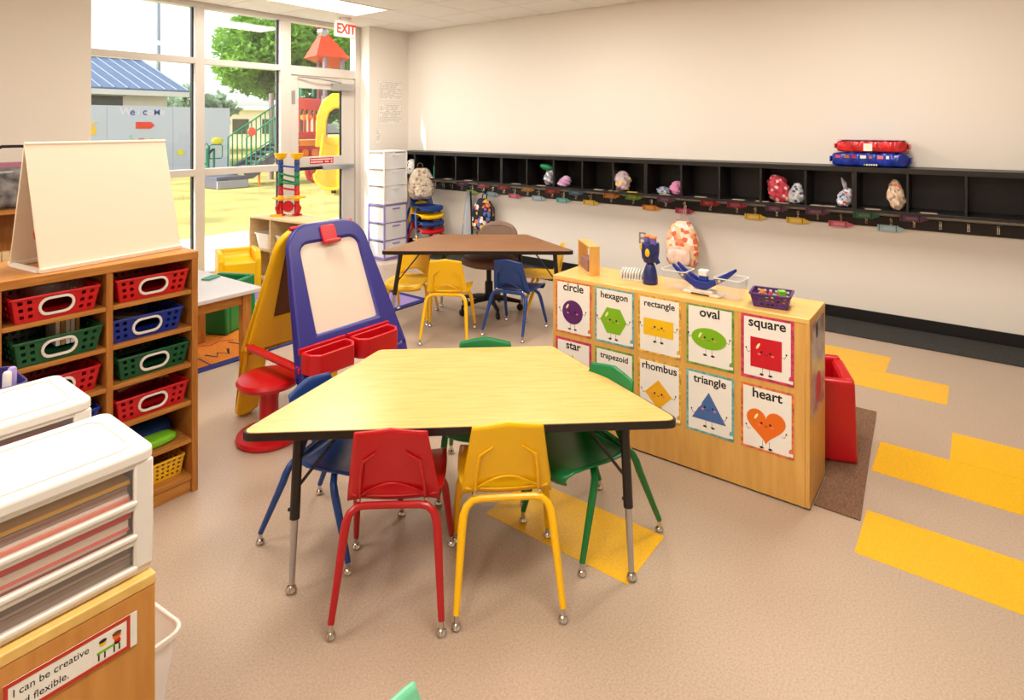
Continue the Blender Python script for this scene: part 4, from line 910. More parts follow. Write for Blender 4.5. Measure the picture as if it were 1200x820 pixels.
def backpack(label, m, loc, rz, w, h, d, strap_m, pocket_m=None, sag=0., hang=0.):
    k = thing('backpack', label, 'backpack', loc, rz)           # back against the wall at local y=0, front looks to local -y
    def body(u, v):
        a = u * 2 * PI; t = v; s = math.sin(PI * min(1, max(0, .03 + .94 * t)) ** .85) ** .27
        ww = w / 2 * s * (1.05 - .28 * t ** 3); dd = d / 2 * s * (1.1 - .35 * t)
        cx = math.copysign(abs(math.cos(a)) ** .75, math.cos(a)) * ww; cy = math.copysign(abs(math.sin(a)) ** .75, math.sin(a)) * dd
        wob = .006 * math.sin(5 * a + 9 * t) * s
        return Vector((cx + wob, cy - d / 2 + wob, h * t + sag * math.cos(a) * .02))
    bd = MB().grid(body, 28, 18).build('body', m, k, 60)
    MB().sphere((0, -d * .96, h * .27), 1, 16, (w * .36, d * .22, h * .21), e=.6).build('front_pocket', pocket_m or m, bd)
    MB().tube([(-w * .36, -d * 1.06, h * .40), (0, -d * 1.17, h * .46), (w * .36, -d * 1.06, h * .40)], .004, 6).build('zipper', strap_m, bd)
    MB().tube([(-.035, -.05, h * .955), (-.03, -.04, h + .045), (0, -.035, h + .06), (.03, -.04, h + .045), (.035, -.05, h * .955)], .007, 6).build('top_handle', strap_m, k)
    if hang: MB().tube([(-.012, -.035, h + .05), (-.006, -.0, hang + .006), (.006, -.0, hang + .006), (.012, -.035, h + .05)], .005, 6).build('hang_loop', strap_m, k)
    for s in (-1, 1): MB().tube([(s * .06, -.03, h * .93), (s * w * .42, -.012, h * .7), (s * w * .44, -.012, h * .35), (s * w * .36, -.03, h * .08)], .016, 6, flat=.35).build('strap', strap_m, k)
    return k
FLOR = spots('floral_dark', (28, 28, 44), [(238, 230, 222), (236, 190, 50), (150, 90, 160), (90, 110, 180), (28, 28, 44), (226, 120, 70), (28, 28, 44)], 20, .62)
FLOR2 = spots('floral_orange', (244, 214, 196), [(236, 150, 110), (248, 240, 232), (232, 110, 80), (250, 226, 200), (244, 190, 150), (246, 214, 160)], 24, .8)
LEAFY = spots('leaf_beige', (206, 192, 172), [(176, 156, 138), (224, 214, 198), (150, 130, 116), (214, 202, 186)], 30, .5)
DOTS = spots('black_spots', (236, 232, 226), [(236, 232, 226), (24, 22, 24), (236, 232, 226), (30, 28, 30), (236, 232, 226)], 20, .45)
STRB = mat('strap_black', (24, 24, 30), .8); STRP = mat('strap_pink', (234, 200, 186), .8)
backpack('black floral backpack hanging on the coat rail left of the office chair', FLOR, (RX - .05, 4.70, .36), -PI / 2, .28, .38, .15, STRB, hang=.478)
backpack('pale orange floral backpack hanging on the coat rail behind the poster shelf', FLOR2, (RX - .05, 2.235, .27), -PI / 2, .31, .44, .16, STRP, mat('pocket_white', (246, 232, 222), .8, rgb2=(240, 196, 170), vscale=20), hang=.57)
backpack('beige leaf-print backpack resting on top of the stacked chairs in the corner', LEAFY, (5.43, 5.62, .70), -.5, .33, .38, .19, mat('strap_brown', (96, 76, 66), .8))
k = thing('spotted_bag', 'white bag with black spots in the cubby nearest the corner above the beige backpack', 'bag', (5.54, 5.85, .957))
MB().sphere((0, 0, .11), .12, 18, (.6, .75, .92), e=.8).build('body', DOTS, k, 60); MB().tube([(0, -.05, .2), (0, -.03, .26), (0, .03, .26), (0, .05, .2)], .006, 6).build('handle', STRB, k)
jk = thing('child_jacket', 'light grey jacket hanging on the coat rail beside the black floral backpack', 'jacket', (RX - .06, 4.985, .26))
def jac(u, v):
    a = u * 2 * PI; r = .02 + .085 * (1 - v) ** .8
    return Vector((math.sin(a) * r * .6 * (1 + .25 * math.sin(3 * a)), math.cos(a) * r * (1 + .12 * math.sin(7 * a)), .02 * math.sin(3 * a) * (1 - v) + .53 * v))
MB().grid(jac, 36, 14).build('body', mat('jacket_grey', (176, 180, 190), .85), jk, 60); MB().sphere((-.03, .035, .16), .02, 10, (1.2, 1, 1.2)).build('patch', YEL, jk)
MB().tube([(-.02, -.05, .55), (-.03, -.075, .3), (-.03, -.08, .02)], .012, 6).build('dark_strap', STRB, jk)

# ------------------------------------------------------------------ office chair
oc = thing('office_chair', 'brown upholstered office chair on castors behind the brown table', 'chair', (4.12, 3.40, 0), math.radians(-70))
MB().lathe([(.04, .385), (.18, .39), (.235, .41), (.245, .44), (.22, .468), (.12, .476), (0, .476)], 28, sx=1, sy=.95).build('seat', BROWNF, oc, 60)
def bkr(u, v):
    s = u * 2 - 1; t = v * 2 - 1; w = .185 * max(0, 1 - abs(t) ** 3.2) ** .45
    return Vector((s * w, .255 + .05 * t - .03 * s * s, .585 + .135 * t))
MB().grid(bkr, 14, 14).build('backrest', BROWNF, oc, 60, solid=.05, sub=1)
MB().tube([(0, .10, .385), (0, .27, .37), (0, .30, .44), (0, .29, .60)], .022, 8).build('back_support', DARKM, oc)
MB().cyl((0, 0, .10), (0, 0, .25), .035, n=14).cyl((0, 0, .25), (0, 0, .39), .022, n=12).build('gas_column', DARKM, oc)
for i in range(5):
    a = 2 * PI * i / 5 + .3; ca, sa = math.cos(a), math.sin(a)
    lg = MB().tube([(0, 0, .115), (.12 * ca, .12 * sa, .105), (.27 * ca, .27 * sa, .075)], [.032, .024, .016], 8).build('base_arm', DARKM, oc)
    MB().cyl((.27 * ca - .012 * sa, .27 * sa + .012 * ca, .028), (.27 * ca + .012 * sa, .27 * sa - .012 * ca, .028), .028, n=14).cyl((.27 * ca, .27 * sa, .04), (.27 * ca, .27 * sa, .085), .010, n=8).build('castor', BLACK, lg)

# ------------------------------------------------------------------ things in and on the cubbies
def lumpy(name, lab, cat, m, loc, sc, seed=0, tail=None, e=.9):
    r = random.Random(seed); ph = [r.uniform(0, 6) for _ in range(6)]; k = thing(name, lab, cat, loc)
    def f(u, v):
        a = u * 2 * PI; b = -PI / 2 + PI * v; R = 1 + .20 * math.sin(2 * a + ph[0] + 2 * b) * math.cos(b) + .16 * math.sin(5 * a + 4 * b + ph[1]) * math.cos(b) + .10 * math.sin(9 * b + 3 * a + ph[2]) + .07 * math.sin(11 * a - 7 * b + ph[3])
        lean = .35 * math.sin(b) * sc[1] * math.sin(ph[4]); cb = max(0, math.cos(b)) ** .7; tp = 1.1 - .28 * math.sin(b)
        return Vector((sc[0] * R * cb * tp * math.cos(a), sc[1] * R * cb * tp * math.sin(a) + lean, max(.004, sc[2] * (1 + (.9 + .1 * R) * math.sin(b)))))
    b = MB().grid(f, 36, 24).build('body', m, k, 60)
    if tail: MB().tube([(0, 0, sc[2] * 1.85), tuple(tail[0]), tuple(tail[1])], [.012, .018, .004], 6).build('knot', tail[2], k)
    return k
CZB = .957; SILV = mat('silver_bag', (196, 196, 210), .25, metal=.5, var=.3, vscale=20)
k = thing('teal_bottle', 'teal bottle standing in the cubby nearest the door', 'bottle', (XF + .10, 5.42, CZB)); MB().lathe([(.032, 0), (.034, .01), (.034, .14), (.024, .16), (.02, .165)], 16).build('body', TEAL, k); MB().lathe([(.022, .165), (.022, .195), (.006, .2)], 14).build('cap', mat('pale_teal', (150, 226, 200), .4), k)
loose('folded_paper', 'white folded paper lying in the cubby nearest the door', 'paper', MB().box(-.06, .06, -.14, .1, 0, .005), PAPER, (XF + .07, 5.56, CZB), (0, 0, .1), .001)
lumpy('cloth_bundle', 'pale grey cloth bundle with a green cap in the seventh cubby', 'clothes', SILV, (XF + .12, 3.70, CZB), (.07, .065, .10), 3)
loose('green_cap', 'green cap on top of the grey bundle in the seventh cubby', 'cap', MB().sphere((0, 0, 0), .07, 16, (1.0, 1.25, .5)), mat('cap_green', (34, 130, 84), .7), (XF + .09, 3.735, CZB + .20), (.2, .1, 0), 0)
lumpy('plush_toy', 'small lilac plush toy beside the grey bundle in the seventh cubby', 'toy', mat('plush_lilac', (206, 160, 200), .9), (XF + .08, 3.50, CZB), (.05, .05, .06), 5)
lumpy('clothes_bag', 'clear bag with yellow and mauve clothes in the ninth cubby', 'bag', spots('bag_mix', (190, 170, 176), [(236, 200, 60), (150, 110, 150), (200, 186, 190), (160, 130, 150)], 22), (XF + .09, 2.83, CZB), (.06, .07, .10), 7)
lumpy('rolled_cloth', 'pink rolled cloth in the tenth cubby', 'clothes', mat('cloth_pink', (200, 130, 170), .8), (XF + .09, 2.26, CZB + 0), (.05, .05, .065), 9)
lumpy('sock_bundle', 'grey and white bundle beside the pink cloth in the tenth cubby', 'clothes', spots('bundle_grey', (150, 156, 176), [(220, 222, 230), (90, 100, 140), (180, 180, 190)], 24), (XF + .08, 2.39, CZB), (.04, .05, .035), 11)
lumpy('clothes_bag', 'clear bag with a red cloth in the middle cubby of the row', 'bag', spots('bag_red', (190, 60, 80), [(214, 60, 80), (230, 196, 190), (170, 40, 60), (200, 180, 170)], 28), (XF + .09, 1.36, CZB), (.07, .08, .115), 13)
lumpy('clothes_bag', 'small clear bag with grey and blue clothes beside the red one', 'bag', spots('bag_grey', (180, 184, 190), [(220, 222, 226), (60, 70, 100), (170, 176, 186)], 34), (XF + .07, 1.215, CZB), (.05, .05, .085), 15)
lumpy('clothes_bag', 'knotted clear bag with blue and white clothes left of the tan bag', 'bag', spots('bag_blue', (190, 194, 206), [(226, 228, 236), (70, 90, 150), (200, 80, 90), (210, 212, 222)], 36), (XF + .08, .853, CZB), (.05, .045, .075), 17, ((0, .01, .19), (-.01, .03, .235), SILV))
lumpy('clothes_bag', 'tall bag with tan and cream clothes in the cubby under the packs', 'bag', spots('bag_tan', (214, 186, 156), [(226, 206, 180), (150, 130, 130), (236, 220, 200), (200, 110, 90)], 34), (XF + .09, .51, CZB), (.045, .042, .118), 19)
def pack(label, m, loc, L_, w, h, seed, window=False):
    k = thing('wipes_pack', label, 'pack', loc); r = random.Random(seed); ph = [r.uniform(0, 6) for _ in range(4)]
    def f(u, v):
        a = v * 2 * PI; s = u * 2 - 1; e = max(0, 1 - abs(s) ** 14) ** .5
        c = math.copysign(abs(math.cos(a)) ** .3, math.cos(a)); q = math.copysign(abs(math.sin(a)) ** .3, math.sin(a))
        wr = 1 + .035 * math.sin(14 * s + ph[0] + 3 * a) + .025 * math.sin(31 * s + ph[1] - 2 * a)
        return Vector((w / 2 * c * e * wr, s * L_ / 2, h / 2 + (h / 2 - .002) * q * (.2 + .8 * e) * (wr if q > 0 else 1)))
    b = MB().grid(f, 40, 20).build('wrapper', m, k, 60)
    for s in (-1, 1): MB().box(-w * .3, w * .3, s * L_ / 2 - (.004 if s > 0 else .008), s * L_ / 2 + (.008 if s > 0 else .004), h * .3, h * .7).build('seal_flap', m, k, bevel=.003)
    return k, b
k, b = pack('blue plastic pack with printed patches lying on top of the black cubbies', mat('pack_blue', (20, 50, 160), .2, var=.25, vscale=14), (5.58, .69, ZT), .545, .22, .112, 1)
for i in range(7): MB().box(-.1125, -.1105, .19 - i * .058, .19 - i * .058 + .04, .066, .090).build('printed_patch', [PS['rose'], PM['brown'], RED, PAPER, PM['brown'], PM['rose'], PAPER][i], b, 0)
for i in range(6): MB().box(-.1125, -.1105, .02 - i * .016, .02 - i * .016 + .011, .012, .024).build('print_mark', [LIMEG, PAPER, PAPER, PAPER, PAPER, PAPER][i], b, 0)
k, b = pack('red plastic pack with a white label on top of the blue pack', mat('pack_red', (206, 40, 44), .2, var=.2, vscale=14), (5.585, .68, ZT + .113), .50, .21, .095, 2)
MB().box(-.1085, -.1065, -.015, .045, .012, .07).build('white_label', PAPER, b, 0); MB().box(-.10, .10, -.23, .23, .094, .0955).build('blue_strip', mat('pack_strip', (70, 90, 160), .3), b, 0)

# ------------------------------------------------------------------ bookcase with bag at far left
bc = thing('low_bookcase', 'honey wooden bookcase at the far left behind the ivory easel board', 'shelf', (.95, 5.50, 0)); w, d, h = .82, .36, 1.0
B('top', 0, w, 0, d, h - .03, h, WOODH, bc, .004); B('side_panel', 0, .025, .002, d, 0, h - .03, WOODH2, bc); B('side_panel', w - .025, w, .002, d, 0, h - .03, WOODH2, bc); B('back_panel', .025, w - .025, d - .01, d, .05, h - .03, WOODH2, bc)
for z in (.10, .56): B('shelf', .025, w - .025, .004, d - .01, z, z + .03, WOODH, bc)
bg_ = thing('clear_tote_bag', 'clear plastic tote bag with a pink top and black handle on the bookcase', 'bag', (1.33, 5.66, h)); 
MB().sphere((0, 0, .16), 1, 20, (.20, .10, .155), e=.45).build('body', mat('clear_bag', (150, 148, 150), .12, rgb2=(70, 68, 72), vscale=12, detail=8), bg_, 60)
MB().box(-.175, .175, -.075, .075, .275, .335).build('pink_top', mat('pink_trim', (176, 110, 140), .5), bg_, bevel=.02)
MB().tube([(-.13, -.08, .28), (-.14, -.09, .40), (-.06, -.09, .455), (.06, -.09, .455), (.13, -.09, .40), (.145, -.08, .22)], .011, 8).build('handle', STRB, bg_)
for i in range(6): loose('wooden_block', 'small pale wooden block, %s from the left, on the far left bookcase shelf' % ORD[i], 'block', MB().box(0, .045, 0, .05, 0, .11), MATS['pale_birch'], (1.22 + i * .049, 5.56, .5905), (0, 0, 0), .003, 'wooden blocks on the far left bookcase')

# mint chair whose top just enters the bottom of the picture
mnt = make_chair(MINT, mat('mint_paint', (120, 210, 165), .3), 'mint green school chair, only its top tip showing at the bottom edge', 'school chairs'); place(mnt, .702, .694, .25, -.97, sz=.962)
# ------------------------------------------------------------------ playground outside
TURF = mat('turf', (188, 176, 96), .95, var=.18, vscale=.8, bump=.6, bscale=120)
CONC = mat('patio_concrete', (236, 232, 224), .85, var=.06, vscale=3)
g = MB().box(-60, 90, 9.0, 140, -.3, -.012).build('playground_turf', TURF, bevel=0); struct(g, 'yellow-green artificial turf of the playground')
struct(MB().box(-30, 40, YF + .16, 9.0, -.2, -.008).build('patio', CONC), 'white sunlit concrete patio outside the storefront')
FENCE = mat('fence_panel', (196, 200, 214), .6)
fw = thing('solid_fence', 'tall pale grey solid fence with coloured letters on it', 'fence', (11.6, 21.9, -.012))
for i in range(9): B('panel', -(i + 1) * 2.0 + .008, -i * 2.0, 0, .06, 0, 2.275, FENCE, fw, .004)
FL = [mat('letter_' + k, v, .6) for k, v in dict(pale=(232, 214, 224), blue=(30, 60, 160), green=(130, 200, 130), yellow=(226, 214, 60), red=(196, 66, 30), mint=(150, 206, 160)).items()]
def fpt(x, y):                                     # point of the fence face seen at a picture position
    r = (x - 600) / 718; dx, dy = math.sin(YAW) + math.cos(YAW) * r, math.cos(YAW) - math.sin(YAW) * r; D = 21.9 / dy
    return dx * D - 11.6, 1.6 - (y - 148) * D / 718 + .012
for (word, y, items, sz) in (('WELCOME', 134.0, [(147.5, 'W', 0), (155.3, 'e', 1), (162.5, 'l', 0), (169.8, 'c', 1), (176.2, 'o', 0), (184, 'm', 1), (190.5, 'e', 0)], .26),
                             ('Summer', 164.5, [(153.8, 'S', 2), (160.5, 'u', 3), (165.8, 'm', 4), (172.3, 'm', 3), (178, 'e', 5), (183.6, 'r', 3)], .21)):
    for (px, ch, ci) in items:
        x, z = fpt(px, y); text(ch if word == 'Summer' else ch.upper() if ch == 'm' else ch, sz * (1.35 if ch in 'SW' else 1.25 if word == 'WELCOME' and ch in 'eco' else 1.), FL[ci], fw, (x, -.004, z - .02), FACE_NY, .01, name='fence_letter')
x, z = fpt(159, 146.8); x2, _ = fpt(181, 146.8)
MB().prism([(0, -.11), ((x2 - x) * .8, -.11), (x2 - x, 0), ((x2 - x) * .8, .11), (0, .11)], 0, .02).build('red_crayon_cutout', mat('cutout_red', (226, 60, 24), .6), fw, 0, loc=(x, -.001, z), rot=FACE_NY)
x, z = fpt(211.5, 178.5); MB().prism(rpoly(.2, .2, .05), 0, .02).build('yellow_cutout', FL[3], fw, 0, loc=(x, -.001, z), rot=FACE_NY)
x, z = fpt(106.5, 153.5); MB().prism(ngon(20, .14), 0, .02).build('yellow_disc', YEL, fw, 0, loc=(x, -.001, z), rot=FACE_NY)
x, z = fpt(107, 144.5); MB().prism([(-.15, 0), (-.08, -.07), (.05, -.08), (.14, .02), (.16, .06), (.04, 0), (-.05, .02)], 0, .02).build('yellow_crescent', YEL, fw, 0, loc=(x, -.001, z), rot=FACE_NY)
# house behind the fence
ROOF = mat('blue_metal_roof', (104, 122, 152), .5, metal=.2, var=.06, vscale=3); CREAM = mat('cream_wall', (240, 228, 200), .8)
ho = thing('shed_house', 'cream house with a blue standing-seam metal roof behind the fence', 'house', (10.4, 24.2, -.012))
B('wall', -14, 0, 0, 7.2, 0, 2.72, CREAM, ho, 0); B('fascia', -14.3, .48, -.72, -.66, 2.70, 2.88, mat('fascia_cream', (232, 224, 206), .7), ho, 0)
MB().prism([(-.7, 2.86), (3.5, 4.30), (3.5, 4.36), (-.7, 2.94)], -14.3, .48, Matrix(((0, 0, 1, 0), (1, 0, 0, 0), (0, 1, 0, 0), (0, 0, 0, 1)))).build('roof', ROOF, ho, 0)
MB().prism([(3.5, 4.30), (7.7, 2.86), (7.7, 2.94), (3.5, 4.36)], -14.3, .48, Matrix(((0, 0, 1, 0), (1, 0, 0, 0), (0, 1, 0, 0), (0, 0, 0, 1)))).build('rear_roof', ROOF, ho, 0)
sm = MB().tube([(0, -.7, 2.955), (0, 3.5, 4.375)], .022, 6).mesh('roof_seam'); sm.materials.append(mat('seam_blue', (130, 148, 178), .4, metal=.3))
for i in range(36): link('roof_seam', sm, ho, loc=(.46 - i * .41, 0, 0))
MB().box(-14.3, .48, 3.4, 3.6, 4.33, 4.42).build('ridge_cap', mat('ridge_dark', (80, 96, 126), .5), ho, 0)
MB().prism([(-.2, 2.72), (7.2, 2.72), (3.5, 4.2)], -.05, 0, Matrix(((0, 0, 1, 0), (1, 0, 0, 0), (0, 1, 0, 0), (0, 0, 0, 1)))).build('gable', CREAM, ho, 0)
B('window', -2.95, -1.5, -.02, .01, 2.33, 2.68, mat('dark_glass', (84, 82, 66), .3), ho, .005)
pl = thing('light_pole', 'tall thin grey light pole rising behind the house', 'pole', (11.9, 28.6, 0)); MB().tube([(0, 0, -.01), (0, 0, 14)], [.12, .08], 10).build('shaft', mat('pole_grey', (176, 180, 192), .5), pl); MB().lathe([(.2, 0), (.2, .08), (.1, .1)], 10).build('base', MATS['pole_grey'], pl)

# play structure
MAR = plastic('maroon_post', (118, 62, 60)); PGRN = plastic('rail_green', (20, 130, 88)); DECK = plastic('deck_grey', (88, 88, 104)); PYEL = plastic('slide_yellow', (250, 190, 14)); PRED = plastic('panel_red', (196, 62, 66)); ORED = plastic('roof_orange', (240, 70, 22)); TAUP = plastic('post_taupe', (140, 116, 124))
sh_ = thing('play_stairs', 'green-railed play structure stairs with grey steps leading up to the right', 'stairs', (8.75, 16.0, 0))
for i in range(7):
    B('step', i * .2, i * .2 + .24, -.45, .45, .34 + i * .125, .40 + i * .125, DECK, sh_, .01)
for y in (-.48, .48):
    MB().prism([(-.15, .20), (.1, .20), (1.5, 1.08), (1.5, 1.30), (-.15, .36)], y - .02, y + .02, Matrix(((1, 0, 0, 0), (0, 0, 1, 0), (0, 1, 0, 0), (0, 0, 0, 1)))).build('stringer', DECK, sh_, bevel=.008)
    q = MB().tube([(-.08, y, .0 if y < 0 else .3), (-.08, y, 1.30), (.15, y, 1.45), (1.5, y, 2.32)], .022, 8).build('handrail', PGRN, sh_)
    for i in range(11): MB().cyl((.05 + i * .14, y, .36 + i * .088), (.05 + i * .14, y, 1.38 + i * .0905), .019, n=6).build('baluster', PGRN, q)
    MB().tube([(-.08, y, .42), (1.5, y, 1.38)], .015, 6).build('lower_rail', PGRN, q)
for (x, z, m) in ((.05, 1.46, ORED), (1.0, 1.0, ORED), (1.02, 2.22, ORAN)): MB().lathe([(.11, -.03), (.12, 0), (.11, .03)], 10, M=Matrix.Translation((x, -.52, z)) @ Matrix.Rotation(PI / 2, 4, 'X')).build('flower', m, sh_)
B('landing', -.95, -.12, -.6, .6, .0, .30, DECK, sh_, .02); B('landing_curb', -.95, -.12, -.66, -.6, 0, .2, mat('curb_grey', (150, 152, 164), .7), sh_, .01)
for (x, m) in ((-.02, MAR), (.32, ORAN)): MB().cyl((x, -.42, -.012), (x, -.42, .42), .03, n=8).build('support_post', m, sh_)
bp = thing('bongo_panel', 'small green play panel with loop rails and a yellow flower', 'play panel', (8.2, 16.1, .0))
for x in (0, .17): MB().cyl((x, .55, .0), (x, .55, 1.0), .045 if x == 0 else .03, n=10).build('post', PGRN, bp)
MB().tube([(-.1, .55, .62), (-.1, .55, 1.08), (-.04, .55, 1.14), (.02, .55, 1.08), (.02, .55, .62), (-.04, .55, .56), (-.1, .55, .62)], .018, 8).build('loop', PGRN, bp); MB().tube([(.05, .55, .72), (.05, .55, 1.06), (.1, .55, 1.1), (.36, .55, 1.1), (.4, .55, 1.06), (.4, .55, .76), (.36, .55, .72), (.05, .55, .72)], .016, 8).build('loop', PGRN, bp)
MB().sphere((.25, .52, 1.2), .1, 12, (1.7, .35, 1)).build('flower', mat('flower_yellow', (228, 220, 40), .5), bp); MB().tube([(.0, .5, .86), (.12, .5, .98)], .03, 8).build('knob', BLACK, bp)
tw = thing('play_tower', 'red and maroon play tower with an orange pyramid roof', 'play tower', (11.6, 16.2, 0))
for (x, y, m, h) in ((-1.9, -.95, MAR, 2.72), (-.28, -.42, TAUP, 3.8), (.30, -.48, TAUP, 3.75), (-.05, .2, MAR, 4.0), (.6, .9, TAUP, 2.6), (-1.25, .9, TAUP, 2.6)): MB().cyl((x, y, -.012), (x, y, h), .07, n=12).build('post', m, tw)
B('deck', -1.3, .7, -.5, 1.0, .95, 1.05, DECK, tw, .02)
fp = B('front_panel', -1.3, -.5, -.56, -.5, .62, 1.02, PRED, tw, .02); B('panel_band', -1.3, -.5, -.575, -.5, 1.02, 1.2, plastic('panel_orange', (236, 140, 40)), tw, .02)
for x in (-1.1, -.76): MB().lathe([(.02, 0), (.11, .02), (.12, .05), (0, .07)], 14, M=Matrix.Translation((x, -.57, .82)) @ Matrix.Rotation(PI / 2, 4, 'X')).build('bubble', ORAN, fp)
B('middle_rail', -1.3, -.5, -.56, -.5, 1.22, 1.44, PRED, tw, .03); B('top_rail', -1.3, -.5, -.56, -.5, 2.08, 2.42, PRED, tw, .03)
for i in range(5): MB().cyl((-1.24 + i * .17, -.53, 1.44), (-1.24 + i * .17, -.53, 2.1), .035, n=8).build('baluster', PRED, tw)
for i in range(3): MB().cyl((-1.12 + i * .2, -.53, 1.86), (-1.06 + i * .2, -.53, 1.86), .09, n=8).build('spinner', ORAN, tw)
ap = Vector((-.13, -.1, 4.62)); rb = [(-.60, -.45, 3.72), (.42, -.70, 3.72), (.66, .35, 3.40), (-.36, .55, 3.72)]
m = MB(); v4 = [m.v(p) for p in rb]; va = m.v(ap)
for i in range(4): m._f([v4[i], v4[(i + 1) % 4], va])
m._f(v4); m.build('pyramid_roof', ORED, tw, 0); MB().lathe([(.14, 0), (.19, .14), (.14, .26)], 8, (-.13, -.1, 4.36)).build('roof_collar', STEEL, tw); MB().lathe([(.26, 0), (.02, .42)], 4, (-.13, -.1, 4.62)).build('roof_cap', ORED, tw, 0)
for i, y in enumerate((-.2, .5)): MB().tube([(-.95, y, 2.5), (-.95, y, 3.2), (-.75, y, 3.35), (-.55, y, 3.2), (-.55, y, 2.5)], .03, 8).build('hoop', PGRN, tw)
MB().lathe([(.30, -.05), (.36, 0), (.30, .05), (.24, 0), (.30, -.05)], 20, M=Matrix.Translation((-1.15, -1.2, .35)) @ Matrix.Rotation(PI / 2, 4, 'X')).build('ring_panel', PRED, tw, label='round red ring under the deck')
sd = thing('tube_slide', 'bright yellow plastic slide with an arched hood coming off the tower', 'slide', (11.2, 14.98, 0))
dirv = Vector((8.74 - 11.2, 11.9 - 14.98, 0)); Ls = dirv.length; dirv.normalize(); sd.rotation_euler = (0, 0, math.atan2(dirv.y, dirv.x))
sc_ = [(-.2, 1.15), (.15, 1.12), (.6, .96), (1.2, .68), (1.9, .40), (2.6, .20), (3.2, .13), (3.7, .13), (3.95, .15)]
def slide(u, v):
    t = v * (len(sc_) - 1); i = min(int(t), len(sc_) - 2); f = t - i; x = sc_[i][0] + (sc_[i + 1][0] - sc_[i][0]) * f; z = sc_[i][1] + (sc_[i + 1][1] - sc_[i][1]) * f
    a = PI * (1.0 + u); return Vector((x, .40 * math.cos(a), z + .34 + .34 * math.sin(a)))
MB().grid(slide, 18, 40).build('chute', PYEL, sd, 60, solid=.03)
for s in (-1, 1): MB().tube([(x, s * .40, z + .34) for x, z in sc_], .035, 8).build('chute_lip', PYEL, sd)
MB().tube([(3.95, .40 * math.cos(a), .49 + .34 * math.sin(a)) for a in [PI + PI * k / 12 for k in range(13)]], .035, 8).build('chute_lip', PYEL, sd)
hp = [(-.62, 1.0), (.62, 1.0), (.58, 1.9), (.42, 2.35), (.15, 2.55), (-.15, 2.55), (-.42, 2.35), (-.58, 1.9)]; hh_ = [(-.34, 1.28), (.34, 1.28), (.32, 1.75), (.24, 2.0), (.1, 2.12), (-.1, 2.12), (-.24, 2.0), (-.32, 1.75)]
MB().prism(hp, -.06, .30, Matrix(((0, 0, 1, .1), (1, 0, 0, 0), (0, 1, 0, 0), (0, 0, 0, 1))), hole=hh_).build('hood', PYEL, sd, 30, bevel=.04)
for x, z in ((3.3, .1), (1.6, .5)): MB().cyl((x, 0, -.012), (x, 0, z + .02), .06, n=10).build('support', DARKM, sd)

# trees: foliage as many small leaves, each tree one thing
def leaf_mat(n, a, b):
    m = mat(n, a, .6, rgb2=b, vscale=1.1, detail=6, ramp=(.3, .68)); p = m.node_tree.nodes['Principled BSDF']
    l = m.node_tree.links; tr = m.node_tree.nodes.new('ShaderNodeBsdfTranslucent'); tr.inputs[0].default_value = lin(a)
    mx = m.node_tree.nodes.new('ShaderNodeMixShader'); mx.inputs[0].default_value = .45; l.new(p.outputs[0], mx.inputs[1]); l.new(tr.outputs[0], mx.inputs[2]); l.new(mx.outputs[0], m.node_tree.nodes['Material Output'].inputs[0])
    return m
LEAFA = leaf_mat('leaf_bright', (150, 196, 74), (70, 120, 40)); LEAFB = leaf_mat('leaf_deep', (84, 142, 66), (30, 78, 36)); LEAFC = leaf_mat('leaf_far_hazed', (168, 190, 158), (128, 158, 126)); BARK = mat('bark', (96, 78, 62), .9, var=.3, vscale=12)  # LEAFC: distance haze is painted in as a paler leaf colour
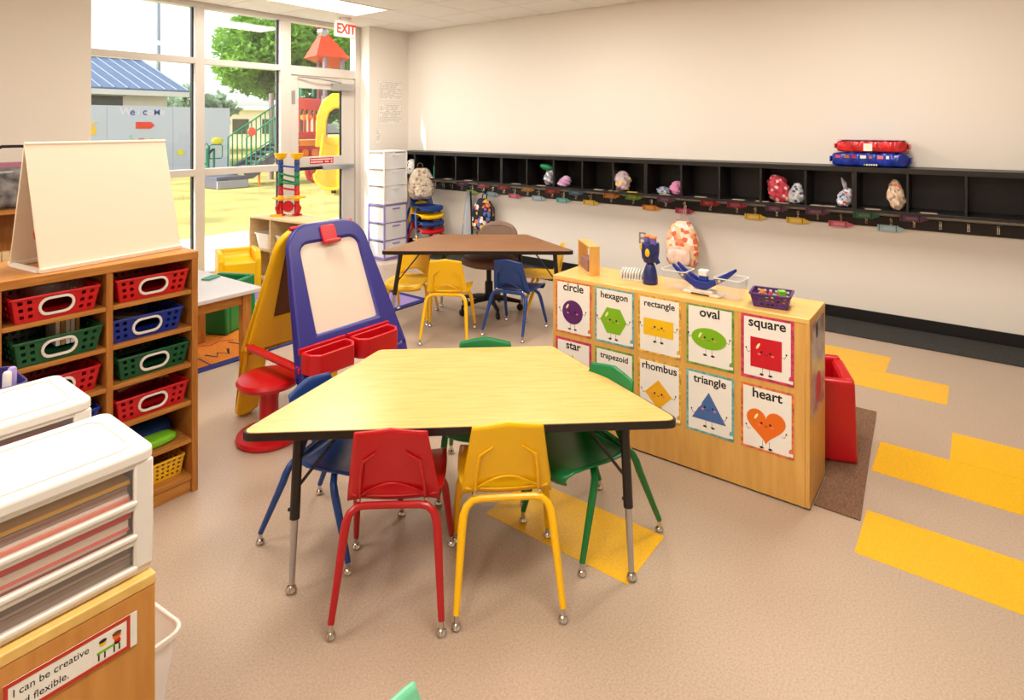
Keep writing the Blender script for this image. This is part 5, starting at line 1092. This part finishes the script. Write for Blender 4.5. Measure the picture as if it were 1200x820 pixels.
def tree(label, loc, h, r, zc, n, m, seed, size, trunk=.16, sq=.85, group=None):
    t = thing('leafy_tree', label, 'tree', loc, 0, group); R = random.Random(seed)
    MB().tube([(0, 0, -.012), (.1, .05, zc * .6), (.0, 0, zc + r * .3)], [trunk, trunk * .8, trunk * .3], 9).build('trunk', BARK, t)
    blobs = []
    for i in range(70):
        while True:
            p = Vector((R.uniform(-1, 1), R.uniform(-1, 1), R.uniform(-1, 1)))
            if .25 < p.length < 1: break
        blobs.append((Vector((p.x * r, p.y * r, p.z * (h - zc) * sq)), r * R.uniform(.18, .34)))
    vs, fs = [], []
    for i in range(n):
        c, br = blobs[i % len(blobs)]; d = Vector((R.gauss(0, 1), R.gauss(0, 1), R.gauss(0, 1))).normalized() * br * R.uniform(.55, 1.05); d.z *= .75
        p = c + d + Vector((0, 0, zc)); s = size * R.uniform(.7, 1.4); a = Vector((R.gauss(0, 1), R.gauss(0, 1), R.gauss(0, .6))).normalized(); b = a.cross(Vector((R.gauss(0, 1), R.gauss(0, 1), R.gauss(0, 1)))).normalized()
        k = len(vs); vs += [tuple(p - a * s), tuple(p + b * s * .5 - Vector((0, 0, s * .15))), tuple(p + a * s), tuple(p - b * s * .5 - Vector((0, 0, s * .15)))]; fs.append((k, k + 1, k + 2, k + 3))
    me = bpy.data.meshes.new('foliage'); me.from_pydata(vs, [], fs); me.materials.append(m); f = link('foliage', me, t); f['kind'] = 'stuff'
    for c, br in blobs[:7]: MB().tube([(0, 0, zc * .75), tuple(c * .5 + Vector((0, 0, zc * .95))), tuple(c + Vector((0, 0, zc)))], [trunk * .4, trunk * .25, .02], 6).build('branch', BARK, t)
    return t
tree('large bright green leafy tree behind the play stairs', (14.3, 22.6, 0), 6.4, 2.65, 4.65, 42000, LEAFA, 3, .115)
tree('dark green leafy tree filling the view above the door', (20.6, 24.5, 0), 8.2, 3.8, 4.3, 20000, LEAFB, 5, .20)
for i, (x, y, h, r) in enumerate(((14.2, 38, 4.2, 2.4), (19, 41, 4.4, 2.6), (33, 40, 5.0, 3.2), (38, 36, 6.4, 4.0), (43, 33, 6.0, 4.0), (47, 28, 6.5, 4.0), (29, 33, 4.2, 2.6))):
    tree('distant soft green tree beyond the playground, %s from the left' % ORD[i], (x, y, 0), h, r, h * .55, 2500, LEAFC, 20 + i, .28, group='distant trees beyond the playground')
wb_ = thing('distant_building', 'long low white building far behind the play stairs', 'building', (26, 47, -.012), -.5)
B('wall', -4, 6, 0, 5, 0, 2.9, CREAM, wb_, 0); B('roof', -4.4, 6.4, -.5, 5.5, 2.9, 3.2, WHITE, wb_, 0)
for i in range(4): B('window', -3 + i * 2.2, -1.8 + i * 2.2, -.03, .02, 1.0, 2.2, MATS['dark_glass'], wb_, 0)
rf_ = thing('rail_fence', 'thin dark two-rail fence at the far edge of the playground', 'fence', (12.2, 18.6, -.012), -.12)
for z in (.80, 1.35): MB().cyl((0, 0, z), (16, 0, z), .03, n=6).build('rail', DARKM, rf_)
for i in range(9): MB().cyl((i * 2, 0, 0), (i * 2, 0, 1.45), .04, n=6).build('post', DARKM, rf_)
